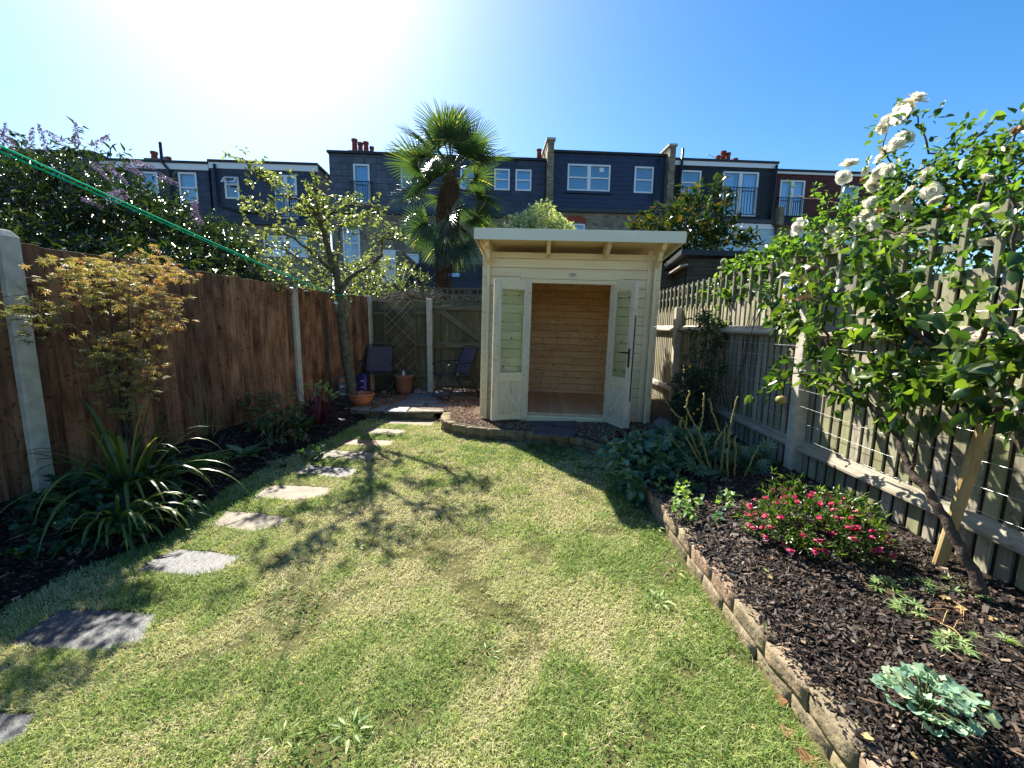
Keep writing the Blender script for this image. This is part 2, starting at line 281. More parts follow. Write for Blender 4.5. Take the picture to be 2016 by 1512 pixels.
class MB:
    def __init__(s): s.V = []; s.Lp = []; s.S = []; s.A = []; s.n = 0
    def add(s, V, Fc, rnd=None):
        V = np.asarray(V, float).reshape(-1, 3)
        if rnd is None: rnd = random.random()
        s.V.append(V); s.A.append(np.broadcast_to(np.asarray(rnd, float), (len(V),)).copy() if np.ndim(rnd) == 0 else np.asarray(rnd, float))
        if isinstance(Fc, np.ndarray):
            s.Lp.append((Fc+s.n).ravel()); s.S.append(np.full(len(Fc), Fc.shape[1]))
        else:
            for f in Fc: s.Lp.append(np.array(f)+s.n); s.S.append(np.array([len(f)]))
        s.n += len(V); return s
    def box(s, c, d, rot=None, rnd=None):
        V = CUBE_V*np.array(d)
        if rot is not None: V = V @ np.array(rot).T
        return s.add(V+np.array(c), CUBE_F, rnd)
    def bb(s, lo, hi, rnd=None): lo, hi = np.array(lo, float), np.array(hi, float); return s.box((lo+hi)/2, hi-lo, None, rnd)
    def bar(s, p0, p1, w_, d_, up=(0, 0, 1), rnd=None):
        p0, p1 = np.array(p0, float), np.array(p1, float); D = p1-p0; L = np.linalg.norm(D); D /= L
        X = np.cross(D, up); X /= np.linalg.norm(X); Z = np.cross(X, D)
        return s.box((p0+p1)/2, (w_, L, d_), np.stack([X, D, Z], 1), rnd)
    def tube(s, pts, r, k=8, cap=True, rnd=None, close=False):
        P = np.array(pts, float); n = len(P); r = np.broadcast_to(np.asarray(r, float), (n,))
        T = np.gradient(P, axis=0); T /= np.maximum(np.linalg.norm(T, axis=1, keepdims=True), 1e-9)
        U = np.cross(T[0], (0, 0, 1)); 
        if np.linalg.norm(U) < .1: U = np.cross(T[0], (1, 0, 0))
        Vv = []
        a = np.arange(k)*2*math.pi/k
        for i in range(n):
            U = U-T[i]*(U@T[i]); U /= max(np.linalg.norm(U), 1e-9); W = np.cross(T[i], U)
            Vv.append(P[i]+r[i]*(np.cos(a)[:, None]*U+np.sin(a)[:, None]*W))
        i = np.arange(n-1)[:, None]*k; j = np.arange(k)[None]; j2 = (j+1) % k
        Fc = np.stack([i+j, i+j2, i+k+j2, i+k+j], -1).reshape(-1, 4)
        if rnd is None: rnd = random.random()
        base = s.n; s.add(np.concatenate(Vv), Fc, rnd)
        if cap: s.Lp += [np.arange(k)[::-1]+base, np.arange(k)+base+(n-1)*k]; s.S += [np.array([k]), np.array([k])]
        return s
    def lathe(s, prof, c, k=32, rnd=None):
        a = np.arange(k)*2*math.pi/k; V = np.concatenate([np.stack([r*np.cos(a), r*np.sin(a), np.full(k, z)], 1) for r, z in prof])+np.array(c)
        n = len(prof); i = np.arange(n-1)[:, None]*k; j = np.arange(k)[None]; j2 = (j+1) % k
        return s.add(V, np.stack([i+j, i+j2, i+k+j2, i+k+j], -1).reshape(-1, 4), rnd)
    def slab(s, poly, th, rnd=None):       # poly: top points, extruded down
        P = np.array(poly, float); n = len(P); Q = P.copy(); Q[:, 2] -= th
        c = P.mean(0); i = 1-.02/np.maximum(np.linalg.norm(P-c, axis=1, keepdims=True), .05); I = c+(P-c)*i; P2 = P.copy(); P2[:, 2] -= .008
        V = np.concatenate([I, P2, Q]); f = [list(range(n))]
        for a in range(n):
            b = (a+1) % n; f += [[a, a+n, b+n, b][::-1] if 0 else [a, a+n, b+n, b], [a+n, a+2*n, b+2*n, b+n]]
        f.append([2*n+a for a in range(n)][::-1]); return s.add(V, f, rnd)
    def leaves(s, P, D, N, L, W, t=T_SM, rnd=None):
        P = np.asarray(P, float); n = len(P)
        if n == 0: return s
        D = np.asarray(D, float); N = np.broadcast_to(np.asarray(N, float), (n, 3)); X, Y, Z = bases(D, N+rng.normal(0, .01, (n, 3)))
        L = np.broadcast_to(L, (n,)); W = np.broadcast_to(W, (n,)); tv, tf = t; k = len(tv)
        V = P[:, None]+tv[None, :, 0, None]*W[:, None, None]*X[:, None]+tv[None, :, 1, None]*L[:, None, None]*Y[:, None]+tv[None, :, 2, None]*L[:, None, None]*Z[:, None]
        Fc = (tf[None]+(np.arange(n)*k)[:, None, None]).reshape(-1, tf.shape[1])
        if rnd is None: rnd = rng.random(n)
        return s.add(V.reshape(-1, 3), Fc, np.repeat(np.broadcast_to(rnd, (n,)), k))
    def inst(s, tmpl, M3, C, rnd):         # many copies of a template: M3 (n,3,3), C (n,3)
        tv, tf = tmpl; n, k = len(C), len(tv)
        V = np.einsum('nij,kj->nki', M3, tv)+C[:, None]
        return s.add(V.reshape(-1, 3), (tf[None]+(np.arange(n)*k)[:, None, None]).reshape(-1, tf.shape[1]), np.repeat(rnd, k))
    def ribbon(s, pts, w_, fold=.3, up=(0, 0, 1), rnd=None):   # strap leaf along points
        P = np.array(pts, float); n = len(P); T = np.gradient(P, axis=0)
        X = np.cross(T, up); X /= np.maximum(np.linalg.norm(X, axis=1, keepdims=True), 1e-6); Z = np.cross(X, T); Z /= np.maximum(np.linalg.norm(Z, axis=1, keepdims=True), 1e-6)
        w_ = np.asarray(w_)[:, None]
        V = np.concatenate([P-X*w_+Z*w_*fold, P, P+X*w_+Z*w_*fold]); i = np.arange(n-1)
        return s.add(V, np.concatenate([np.stack([i, i+n, i+n+1, i+1], 1), np.stack([i+n, i+2*n, i+2*n+1, i+n+1], 1)]), rnd)
    def build(s, name, mat, parent=None, loc=None, smooth=False, bevel=0, world=False):
        me = bpy.data.meshes.new(name); V = np.concatenate(s.V); Lp = np.concatenate(s.Lp).astype(np.int32); S = np.concatenate(s.S).astype(np.int32)
        if world and parent is not None: V = V-np.array(parent.location)
        if loc is not None: V = V-np.array(loc)
        me.vertices.add(len(V)); me.vertices.foreach_set('co', V.astype(np.float32).ravel())
        me.loops.add(len(Lp)); me.loops.foreach_set('vertex_index', Lp)
        me.polygons.add(len(S)); me.polygons.foreach_set('loop_start', np.concatenate([[0], np.cumsum(S)[:-1]]).astype(np.int32))
        me.update(calc_edges=True)
        at = me.attributes.new('rnd', 'FLOAT', 'POINT'); at.data.foreach_set('value', np.concatenate(s.A).astype(np.float32))
        me.polygons.foreach_set('use_smooth', np.full(len(S), bool(smooth)))
        me.materials.append(mat if not isinstance(mat, str) else M[mat])
        o = bpy.data.objects.new(name, me); col.objects.link(o)
        if parent is not None: o.parent = parent
        if loc is not None: o.location = loc
        if bevel:
            b = o.modifiers.new('bevel', 'BEVEL'); b.width = bevel; b.segments = 2; b.limit_method = 'ANGLE'; b.angle_limit = R(40)
        return o
def tag(o, label, cat, group=None, kind=None):
    if label: o['label'] = label
    if cat: o['category'] = cat
    if group: o['group'] = group
    if kind: o['kind'] = kind
    return o
def thing(name, label, cat, loc=(0, 0, 0), rz=0., group=None):
    o = bpy.data.objects.new(name, None); o.empty_display_size = .1; col.objects.link(o); o.location = loc; o.rotation_euler = (0, 0, rz)
    return tag(o, label, cat, group)
def dup(root, loc=None, rz=None, label=None, world=None):
    r = root.copy(); col.objects.link(r)
    if loc is not None: r.location = loc
    if rz is not None: r.rotation_euler = (0, 0, rz)
    if label: r['label'] = label
    for ch in list(root.children):
        c = ch.copy(); col.objects.link(c); c.parent = r
        for g_ in ch.children: d = g_.copy(); col.objects.link(d); d.parent = c
    return r
def vn(x, y, sc, seed=0):              # value noise 0..1
    x = np.asarray(x)*sc+seed*17.3; y = np.asarray(y)*sc+seed*9.1
    def h(i, j): v = np.sin(i*127.1+j*311.7+seed*74.7)*43758.5453; return v-np.floor(v)
    i, j = np.floor(x), np.floor(y); u, v = x-i, y-j; u = u*u*(3-2*u); v = v*v*(3-2*v)
    return (h(i, j)*(1-u)+h(i+1, j)*u)*(1-v)+(h(i, j+1)*(1-u)+h(i+1, j+1)*u)*v
def fbm(x, y, sc, seed=0): return .55*vn(x, y, sc, seed)+.3*vn(x, y, sc*2.1, seed+1)+.15*vn(x, y, sc*4.3, seed+2)
def inpoly(x, y, poly):
    x, y = np.asarray(x), np.asarray(y); c = np.zeros(x.shape, bool); n = len(poly)
    for i in range(n):
        (x0, y0), (x1, y1) = poly[i], poly[(i+1) % n]
        c ^= ((y0 > y) != (y1 > y)) & (x < (x1-x0)*(y-y0)/((y1-y0) or 1e-9)+x0)
    return c
def spline(pts, k=6):
    P = np.array(pts, float); Q = np.concatenate([[2*P[0]-P[1]], P, [2*P[-1]-P[-2]]]); o = []
    for i in range(1, len(Q)-2):
        for t in np.arange(k)/k:
            a, b, c, d = Q[i-1:i+3]; o.append(.5*((2*b)+(-a+c)*t+(2*a-5*b+4*c-d)*t*t+(-a+3*b-3*c+d)*t**3))
    o.append(P[-1]); return np.array(o)
def unit(n): v = rng.normal(size=(n, 3)); return v/np.linalg.norm(v, axis=1, keepdims=True)
def nz(v): v = np.asarray(v, float); return v/np.maximum(np.linalg.norm(v, axis=-1, keepdims=True), 1e-9)

# ------------------------------------------------------------------ ground
KERB = [(1.05, -.3), (1.03, .5), (1.02, 1.0), (1.01, 1.3), (1.0, 1.6), (.99, 2.07), (.98, 2.7), (.97, 3.3), (.93, 3.8), (.86, 4.15), (.67, 4.5), (.3, 4.76), (-.2, 4.87), (-.6, 4.95), (-.93, 5.15), (-1.12, 5.45), (-1.17, 5.95)]
LEFTE = [(-2.33, 5.95), (-2.33, 5.6), (-2.37, 4.72), (-2.53, 3.89), (-2.45, 3.05), (-2.31, 2.46), (-2.5, 2.06), (-2.47, 1.71), (-2.5, 1.2), (-2.5, -.3)]
LAWN = KERB+LEFTE
MB().add([(-500, -300, -.06), (500, -300, -.06), (500, 700, -.06), (-500, 700, -.06)], np.array([(0, 1, 2, 3)])).build('ground', 'earth')
bpy.data.objects['ground']['kind'] = 'structure'
def field(name, poly, zf, step, mat, kind='structure'):
    P = np.array(poly); x0, y0 = P.min(0)-step; x1, y1 = P.max(0)+step
    nx, ny = int((x1-x0)/step)+2, int((y1-y0)/step)+2
    X, Y = np.meshgrid(x0+np.arange(nx)*step, y0+np.arange(ny)*step, indexing='ij'); keep = inpoly(X, Y, poly)
    Z = zf(X, Y); V = np.stack([X, Y, Z], -1).reshape(-1, 3); idx = np.arange(nx*ny).reshape(nx, ny)
    ok = keep[:-1, :-1] | keep[1:, :-1] | keep[:-1, 1:] | keep[1:, 1:]
    q = np.stack([idx[:-1, :-1], idx[1:, :-1], idx[1:, 1:], idx[:-1, 1:]], -1)[ok]
    o = MB().add(V, q.reshape(-1, 4), .5).build(name, mat, smooth=True); o['kind'] = kind; return o
field('lawn_soil', LAWN, lambda x, y: .006*fbm(x, y, 4), .1, 'turf')
FX = lambda y: np.interp(y, [-1, 2.62, 5.7, 7.7], [-3.4, -3.29, -3.18, -2.9])
def z_left(x, y):
    e = np.interp(y, [p[1] for p in LEFTE[::-1]], [p[0] for p in LEFTE[::-1]]); t = np.clip((e-x)/(e-FX(y)), -.2, 1)
    return -.02+.26*np.clip(t, 0, 1)**.8*np.ones_like(x)+.035*(fbm(x, y, 5, 3)-.4)*np.clip(t*5, 0, 1)
field('left_bed_soil', LEFTE+[(-3.45, -.3), (-3.35, 3), (-3.28, 5.7), (-3.25, 6.15), (-2.4, 6.1)], z_left, .05, 'soil')
def z_right(x, y): return .135+.06*np.clip((x-1)/1.2, 0, 1)+.035*(fbm(x, y, 5, 8)-.4)
RB = [(p[0]+.05, p[1]) for p in KERB[:10]]+[(1.1, 4.45), (2.32, 4.7), (2.32, -.3)]
field('right_bed_soil', RB, z_right, .05, 'soil')
TER = [(-1.14, 6.0), (-1.1, 5.45), (-.9, 5.2), (-.6, 5.03), (-.2, 4.95), (.3, 4.85), (.7, 4.6), (.9, 4.3), (1.1, 4.4), (2.3, 4.62), (2.3, 8.2), (-3.2, 8.2), (-3.1, 6.1), (-2.35, 6.1)]
def z_ter(x, y): return np.interp(x, [-1.4, -.9, 2.3], [.125, .155, .175])+.012*(fbm(x, y, 6, 5)-.5)
field('gravel_terrace', TER, z_ter, .05, 'gravelb')
# gravel pebbles
def scatter(poly, n):
    P = np.array(poly); q = rng.uniform(P.min(0), P.max(0), (int(n), 2)); return q[inpoly(q[:, 0], q[:, 1], poly)]
def rotm(n, tilt=1.):
    a = rng.uniform(0, 2*np.pi, n); b = rng.normal(0, tilt, n); c = rng.normal(0, tilt, n)
    ca, sa, cb, sb, cc, sc = np.cos(a), np.sin(a), np.cos(b), np.sin(b), np.cos(c), np.sin(c); o = np.zeros(n); l = np.ones(n)
    Rz = np.stack([ca, -sa, o, sa, ca, o, o, o, l], -1).reshape(n, 3, 3); Rx = np.stack([l, o, o, o, cb, -sb, o, sb, cb], -1).reshape(n, 3, 3)
    Ry = np.stack([cc, o, sc, o, l, o, -sc, o, cc], -1).reshape(n, 3, 3); return Rz@Rx@Ry
q = scatter(TER, 60000); q = q[(q[:, 1] < 5.75) | (q[:, 0] < -.75)]; n = len(q)
sc_ = rng.uniform(.005, .011, n)*np.where(rng.random(n) < .05, 1.7, 1)
m = rotm(n)*sc_[:, None, None]*np.array([1.2, 1, .7])
o = MB(); o.inst(OCT, m, np.stack([q[:, 0], q[:, 1], z_ter(q[:, 0], q[:, 1])+.003], 1), rng.random(n)); o = o.build('gravel', 'pebbles', smooth=False); tag(o, 'loose brown gravel around the shed and under the chairs', 'gravel', kind='stuff')
# bark mulch
def chips(poly, n, zf, name, label, smin=.008, smax=.03):
    q = scatter(poly, n); n = len(q); d = np.clip(np.hypot(q[:, 0], q[:, 1])/2.5, .7, 1.5)
    L = rng.gamma(2.2, .0085, n)+smin; L = np.minimum(L, .06)*d; Wd = L*rng.uniform(.2, .5, n); H = rng.uniform(.002, .006, n)
    m = rotm(n, .38)*np.stack([L, Wd, H], -1)[:, None, :]
    tv = CUBE_V*np.array([1, 1, 1.]); tv[:4] *= np.array([1, .55, .6])
    ob = MB(); ob.inst((tv, CUBE_F), m, np.stack([q[:, 0], q[:, 1], zf(q[:, 0], q[:, 1])+.004+rng.uniform(0, .014, n)], 1), rng.random(n)**1.1)
    return tag(ob.build(name, 'chips'), label, 'mulch', kind='stuff')
chips([(p[0]+.05, p[1]) for p in KERB[:10]]+[(1.1, 4.4), (2.25, 4.6), (2.25, -.2)], 70000, z_right, 'bark_mulch', 'dark bark chips covering the right hand flower bed')
chips([(p[0]-.005, p[1]) for p in KERB[:9]]+[(p[0]+.09, p[1]) for p in KERB[:9]][::-1], 3800, lambda x, y: .150+0*x-.006*(x < 1.03), 'bark_mulch', 'crumbs of dark mulch and soil spilt along the top of the low wall', .004)
chips(LEFTE+[(-3.3, -.3), (-3.2, 3), (-3.15, 6.0)], 14000, z_left, 'bark_mulch', 'dark mulch over the shaded bed along the brown fence')

# stepping stones
STP = [([(-60, 1405), (0, 1396), (80, 1400), (62, 1442), (0, 1476), (-70, 1480)], 'slab', 'dark grey slab cut off by the lower left corner of the picture'),
 ([(5, 1270), (58, 1232), (112, 1198), (215, 1196), (320, 1207), (290, 1262), (198, 1286), (100, 1282)], 'slab', 'largest wet dark slab, second from the lower left corner'),
 ([(259, 1125), (300, 1098), (348, 1079), (420, 1083), (485, 1094), (438, 1125), (377, 1137)], 'slab', 'grey glossy slab beside the arching strap leaves'),
 ([(410, 1035), (442, 1005), (510, 1008), (577, 1019), (555, 1035), (494, 1049)], 'slabw', 'buff worn slab with a scalloped left edge'),
 ([(492, 979), (527, 954), (600, 955), (659, 960), (645, 976), (584, 987)], 'slabw', 'buff slab between the scalloped slab and the smooth dark one'),
 ([(570, 932), (607, 914), (707, 922), (698, 934), (679, 941)], 'slab', 'smooth dark rectangular slab crossed by the trunk shadow'),
 ([(620, 903), (648, 885), (750, 890), (732, 906)], 'slabw', 'streaked grey slab just behind the smooth dark one'),
 ([(668, 874), (682, 864), (779, 867), (771, 876), (734, 879)], 'slabr', 'reddish narrow slab in the far lawn'),
 ([(706, 854), (729, 842), (802, 846), (796, 856)], 'slabw', 'pale slab between the reddish one and the one at the patio step'),
 ([(741, 835), (757, 825), (859, 828), (852, 838)], 'slabw', 'farthest slab lying against the patio step')]
slab_polys = []
for pts, mt, lb in STP:
    W3 = np.array([gz(a, b, .005) for a, b in pts]); c = W3.mean(0); slab_polys.append([(p[0], p[1]) for p in W3])
    P2 = []
    for i in range(len(W3)):
        a, b = W3[i], W3[(i+1) % len(W3)]
        for t in (0, .33, .66):
            p = a+(b-a)*t; e = .012*(mnoise.noise(Vector(p*9))); P2.append(p+nz(p-c)*e)
    o = MB().slab(P2, .05, .5).build('stepping_stone', mt, loc=(c[0], c[1], 0)); tag(o, lb, 'stepping stone', 'stepping stones set in the lawn')

# grass
def grass():
    mb = MB()
    for (y0, y1, dens, wd, hs) in ((.55, 1.7, 36000, .0021, 1.), (1.7, 2.6, 26000, .0026, 1.), (2.6, 3.8, 15000, .0036, 1.05), (3.8, 6.0, 9000, .005, 1.1)):
        n = int(dens*4.4*(y1-y0)); x = rng.uniform(-2.75, 1.6, n); y = rng.uniform(y0, y1, n)
        jx, jy = x+.05*(vn(x, y, 9, 4)-.5)*2+rng.normal(0, .015, n), y+rng.normal(0, .015, n)
        k = inpoly(jx, jy, LAWN); 
        for sp in slab_polys:
            c = np.mean(sp, 0); k &= ~inpoly(x, y, [tuple(c+(np.array(p)-c)*.90) for p in sp])
        k &= (x < np.interp(y, [p[1] for p in KERB], [p[0] for p in KERB])-.035+.06*(vn(x, y, 5, 2)-.5)) | (y > 4.2)
        xr, yr = .8*x+.6*y, .8*y-.6*x; pat = .45*fbm(xr, yr, 1.3, 11)+.35*fbm(yr, x, 4.5, 5)+.2*fbm(x, yr, 14, 6); bare = fbm(xr, yr, 3.7, 21); k &= rng.random(n) < np.clip((bare-.27)*9, .12, 1)
        x, y, pat = x[k], y[k], pat[k]; n = len(x)
        lush = np.clip((pat-.42)*4.4, 0, 1)
        lush = np.clip(lush+np.clip((-1.3-x)*.6, 0, .35)+np.clip((x-.1)*.45, 0, .3)*(y < 2.8)-.25*np.exp(-((x+.5)/.5)**2-((y-2.6)/.9)**2), 0, 1)
        h = hs*(.009+.015*lush+rng.gamma(2, .0036, n))*np.where(rng.random(n) < .02, 1.9, 1)
        a = rng.uniform(0, 2*np.pi, n)+1.2*vn(x, y, 2.5, 33); tilt = rng.uniform(.25, 1.25, n)
        D = np.stack([np.cos(a)*np.sin(tilt), np.sin(a)*np.sin(tilt), np.cos(tilt)], 1); D2 = nz(D+np.array([0, 0, -.55])*rng.uniform(.2, 1.4, n)[:, None]+np.stack([np.cos(a), np.sin(a), 0*a], 1)*.3)
        S = np.stack([-np.sin(a), np.cos(a), 0*a], 1)*(wd*rng.uniform(.6, 1.3, n))[:, None]
        B = np.stack([x, y, .004+0*x], 1); Mi = B+D*h[:, None]*.55; T = Mi+D2*h[:, None]*.55
        V = np.stack([B-S*.5, B+S*.5, Mi+S*.45, Mi-S*.45, T], 1).reshape(-1, 3); i = np.arange(n)*5
        r = np.clip(.15+.62*lush+rng.normal(0, .17, n), 0, 1); r = np.where(rng.random(n) < .12*(1.3-lush), rng.uniform(0, .15, n), r)
        mb.add(V, np.stack([i, i+1, i+2, i+3], 1), np.repeat(r, 5)); mb.n -= len(V)
        mb.S.append(np.full(n, 3)); mb.Lp.append((np.stack([i+3, i+2, i+4], 1)+mb.n).ravel()); mb.n += len(V)
    return tag(mb.build('lawn_grass', 'grass', smooth=True), 'patchy sunlit green and straw coloured mown lawn', 'grass', kind='stuff')
grass()
def clover():
    q = scatter([(-2.3, .7), (1.2, .7), (1.1, 4.4), (-2.3, 5.6)], 26000); x, y = q[:, 0], q[:, 1]
    k = inpoly(x, y, LAWN) & (fbm(.7*x+.7*y, .7*y-.7*x, 3.1, 41) > .60)
    for sp in slab_polys: k &= ~inpoly(x, y, sp)
    x, y = x[k], y[k]; n = len(x); C = np.stack([x, y, rng.uniform(.012, .026, n)], 1); a = rng.uniform(0, 6.28, n); m = MB()
    for j in range(3):
        b = a+j*2.094; D = np.stack([np.cos(b), np.sin(b), rng.uniform(-.1, .4, n)], 1); s_ = rng.uniform(.006, .011, n); m.leaves(C, D, nz(np.array([0, 0, 1])+rng.normal(0, .25, (n, 3))), s_, s_*.95, T_SM, rng.random(n))
    tag(m.build('clover', 'l_clover', smooth=True), 'darker clover and small broad weeds in patches of the lawn', 'clover', kind='stuff')
clover()
def litter():
    q = scatter(LAWN, 900); q = q[q[:, 1] > .8]; n = len(q); m = MB(); s_ = rng.uniform(.006, .016, n)
    m.leaves(np.c_[q, rng.uniform(.018, .03, n)], unit(n)*(1, 1, .3), nz(np.array([0, 0, 1])+rng.normal(0, .4, (n, 3))), s_, s_*.6, T_OV, rng.random(n)); tag(m.build('leaf_litter', 'l_dry'), 'tiny dry leaf bits scattered over the lawn', 'leaf litter', kind='stuff')
litter()

# low stone wall round the terrace and the right bed
def stones_along(path, z0, courses, lmin, lmax, th, mat_rnd, mb, inward=.5, cap=None):
    P = spline(path, 8); d = np.r_[0, np.cumsum(np.linalg.norm(np.diff(P, axis=0), axis=1))]; Ltot = d[-1]
    z = z0
    for ci, h in enumerate(courses):
        s = -random.uniform(0, lmin)
        while s < Ltot:
            L = random.uniform(lmin, lmax); c = s+L/2; s += L+.008
            if c < 0 or c > Ltot: continue
            x, y = np.interp(c, d, P[:, 0]), np.interp(c, d, P[:, 1]); x2, y2 = np.interp(c+.03, d, P[:, 0]), np.interp(c+.03, d, P[:, 1])
            T = nz([x2-x, y2-y, 0]); Nn = np.array([T[1], -T[0], 0])     # to the right of travel = outward or inward
            hh = h*random.uniform(.95, 1.04); V = RB_V.copy(); e = np.abs(V*2).max(1, keepdims=True); sph = V/np.linalg.norm(V, axis=1, keepdims=True)*.5*1.15
            V = V*.965+sph*.035; V = V*np.array([L+.012, th*random.uniform(.92, 1.08), hh+.004])
            off = np.array([random.uniform(0, 90)]*3)
            V = V+np.array([mnoise.noise_vector(Vector(v*13+off))[:] for v in V])*.0075
            yaw = random.uniform(-.05, .05); rz = np.array([[math.cos(yaw), -math.sin(yaw), 0], [math.sin(yaw), math.cos(yaw), 0], [0, 0, 1]])
            Mx = np.stack([T, Nn, [0, 0, 1]], 1)@rz
            mb.add(V@Mx.T+np.array([x, y, z+hh/2])+Nn*inward*th, RB_F, mat_rnd(ci))
        z += h
random.seed(3)
wall = thing('low_stone_wall', 'low wall of buff stones edging the right bed and curving round the shed terrace', 'garden wall', (.97, 3.2, 0))
mb = MB(); stones_along(KERB[:9], -.02, (.085, .085), .18, .30, .082, lambda c: random.uniform(.1, .8) if c == 0 else random.choice([.3, .5, .6, .8, .95]), mb, inward=.45)
mb.build('near_course', 'stone', wall, smooth=True, world=True)
for path, nm in ((KERB[:9], 'near_mortar'), (KERB[8:], 'curved_mortar')):
    Pq = spline(path, 6); Tq = nz(np.gradient(Pq, axis=0)); Nq = np.stack([Tq[:, 1], -Tq[:, 0]], 1); m_ = MB(); k_ = len(Pq)
    A_, B_ = Pq+Nq*.018, Pq+Nq*.085; Vq = np.concatenate([np.c_[A_, np.full(k_, -.02)], np.c_[A_, np.full(k_, .138)], np.c_[B_, np.full(k_, .138)], np.c_[B_, np.full(k_, -.02)]]); i_ = np.arange(k_-1)
    m_.add(Vq, np.concatenate([np.stack([i_+a*k_, i_+1+a*k_, i_+1+b*k_, i_+b*k_], 1) for a, b in ((0, 1), (1, 2), (2, 3))]), .5).build(nm, 'mortar', wall, world=True)
mb = MB(); stones_along(KERB[8:], -.02, (.085, .085), .16, .34, .13, lambda c: random.uniform(0, .6)+(.4 if c else 0), mb, inward=.45)
mb.build('curved_course', 'stoned', wall, smooth=True, world=True)
mb = MB(); stones_along([(-2.42, 6.08), (-1.8, 6.02), (-1.22, 5.95)], -.02, (.06, .065), .3, .5, .14, lambda c: random.random()*.5, mb, inward=0)
tag(mb.build('patio_step', 'stoned', smooth=True), 'dark stone step between far lawn and slate patio', 'step')
mb = MB(); stones_along([(-3.2, 1.75), (-2.95, 2.15), (-2.75, 2.35)], .0, (.12,), .2, .35, .14, lambda c: .1, mb)
tag(mb.build('stone_edging', 'stoned', smooth=True), 'short dark stone edging in shade at the lower left', 'edging')

# ------------------------------------------------------------------ left fence
def knotty(mb, x0y0, x1y1, z0, z1, pitch, th, zj=.008, gap=0, side=1):
    a, b = np.array(x0y0, float), np.array(x1y1, float); L = np.linalg.norm(b-a); T = (b-a)/L; n = max(1, int(L/pitch)); pw = L/n; Nn = np.array([T[1], -T[0]])*side
    for i in range(n):
        c = a+T*(i+.5)*pw; zt = (z1(i/n) if callable(z1) else z1)+random.uniform(-zj, zj)
        wdt = pw*random.uniform(.98, 1.0)-gap; tilt = .09; off = random.uniform(0, .004)
        T3 = np.array([T[0], T[1], 0]); N3 = np.array([Nn[0], Nn[1], 0]); t2 = nz(T3+N3*tilt); n2 = nz(N3-T3*tilt)
        mb.box((c[0]+Nn[0]*off, c[1]+Nn[1]*off, (z0+zt)/2), (wdt*1.05 if not gap else wdt, th, zt-z0), np.stack([t2, n2, [0, 0, 1]], 1))
random.seed(11)
fn = thing('timber_fence', 'tall dark brown vertical board fence with concrete posts along the left bed', 'fence', (-3.25, 3.5, .2))
FP = [(-3.36, -.6), (-3.29, 2.62), (-3.18, 5.7), (-2.9, 7.72)]
for i, (a, b) in enumerate(zip(FP[:-1], FP[1:])):
    mb = MB(); knotty(mb, np.array(a)+(-.03, .05), np.array(b)+(-.03, -.05), .1, 1.90-.01*i, .135, .014); mb.build('board_panel', 'brown', fn, world=True, bevel=.002)
for i, (x, y) in enumerate(FP[1:]):
    mb = MB(); zt = (1.945, 1.925, 1.90)[i]; hw = .055
    V = [(sx*hw, sy*hw, 0) for sx, sy in ((-1, -1), (1, -1), (1, 1), (-1, 1))]+[(sx*hw, sy*hw, zt-.03) for sx, sy in ((-1, -1), (1, -1), (1, 1), (-1, 1))]+[(sx*hw*.55, sy*hw*.55, zt+.012) for sx, sy in ((-1, -1), (1, -1), (1, 1), (-1, 1))]
    f = [[3, 2, 1, 0], [8, 9, 10, 11]]+[[k, (k+1) % 4, (k+1) % 4+4, k+4] for k in range(4)]+[[k+4, (k+1) % 4+4, (k+1) % 4+8, k+8] for k in range(4)]
    mb.add(np.array(V)+np.array([x-.032, y, 0]), f).build('concrete_post', 'concrete', fn, world=True, bevel=.006)

# back fence and gate
bf = thing('back_fence', 'mossy dark board fence behind the arched trellis, left of the gate', 'fence', (-2.3, 7.75, .12))
mb = MB(); knotty(mb, (-2.88, 7.78), (-1.84, 7.78), .13, 1.82, .125, .014, .01); mb.build('board_panel', 'green', bf, world=True, bevel=.002)
for z in (1.60, 1.02, .45): MB().bb((-2.84, 7.70, z-.035), (-1.84, 7.768, z+.035)).build('rail', 'greenx', bf, world=True, bevel=.008)
MB().bb((-1.84, 7.66, .05), (-1.74, 7.77, 1.86)).build('concrete_post', 'concrete', bf, world=True, bevel=.012)
gt = thing('garden_gate', 'mossy boarded gate with a diagonal brace, left of the shed', 'gate', (-1.25, 7.75, .12))
mb = MB(); knotty(mb, (-1.72, 7.79), (-.58, 7.79), .2, 1.80, .115, .014, .002); mb.build('board_panel', 'green', gt, world=True, bevel=.002)
for z in (1.70, 1.02, .3): MB().bb((-1.70, 7.715, z-.05), (-.6, 7.772, z+.05)).build('rail', 'greenx', gt, world=True, bevel=.006)
MB().bar((-1.6, 7.742, 1.66), (-.78, 7.742, 1.07), .10, .05, (0, 1, 0)).build('brace', 'greenx', gt, world=True, bevel=.005)
MB().bb((-1.7, 7.722, .2), (-1.60, 7.768, 1.8)).build('stile', 'green', gt, world=True, bevel=.004)
MB().bb((-1.78, 7.69, 1.70), (-1.45, 7.712, 1.73)).build('hinge', 'greenx', gt, world=True, bevel=.003); MB().bb((-1.76, 7.69, 1.005), (-1.5, 7.712, 1.035)).build('hinge', 'greenx', gt, world=True, bevel=.003)
MB().bb((-.58, 7.68, .1), (-.48, 7.78, 1.85)).build('gate_post', 'green', gt, world=True, bevel=.006)
tr = thing('trellis', 'brown square trellis standing behind and above the gate', 'trellis', (-1.2, 8.05, 0))
mb = MB()
for z in (1.72, 1.83, 1.95, 2.07): mb.bb((-2.0, 8.04, z-.014), (-.5, 8.058, z+.014))
for x in np.arange(-1.98, -.45, .115): mb.bb((x-.014, 8.06, 1.7), (x+.014, 8.078, 2.08))
mb.build('lattice', 'greenx', tr, world=True)
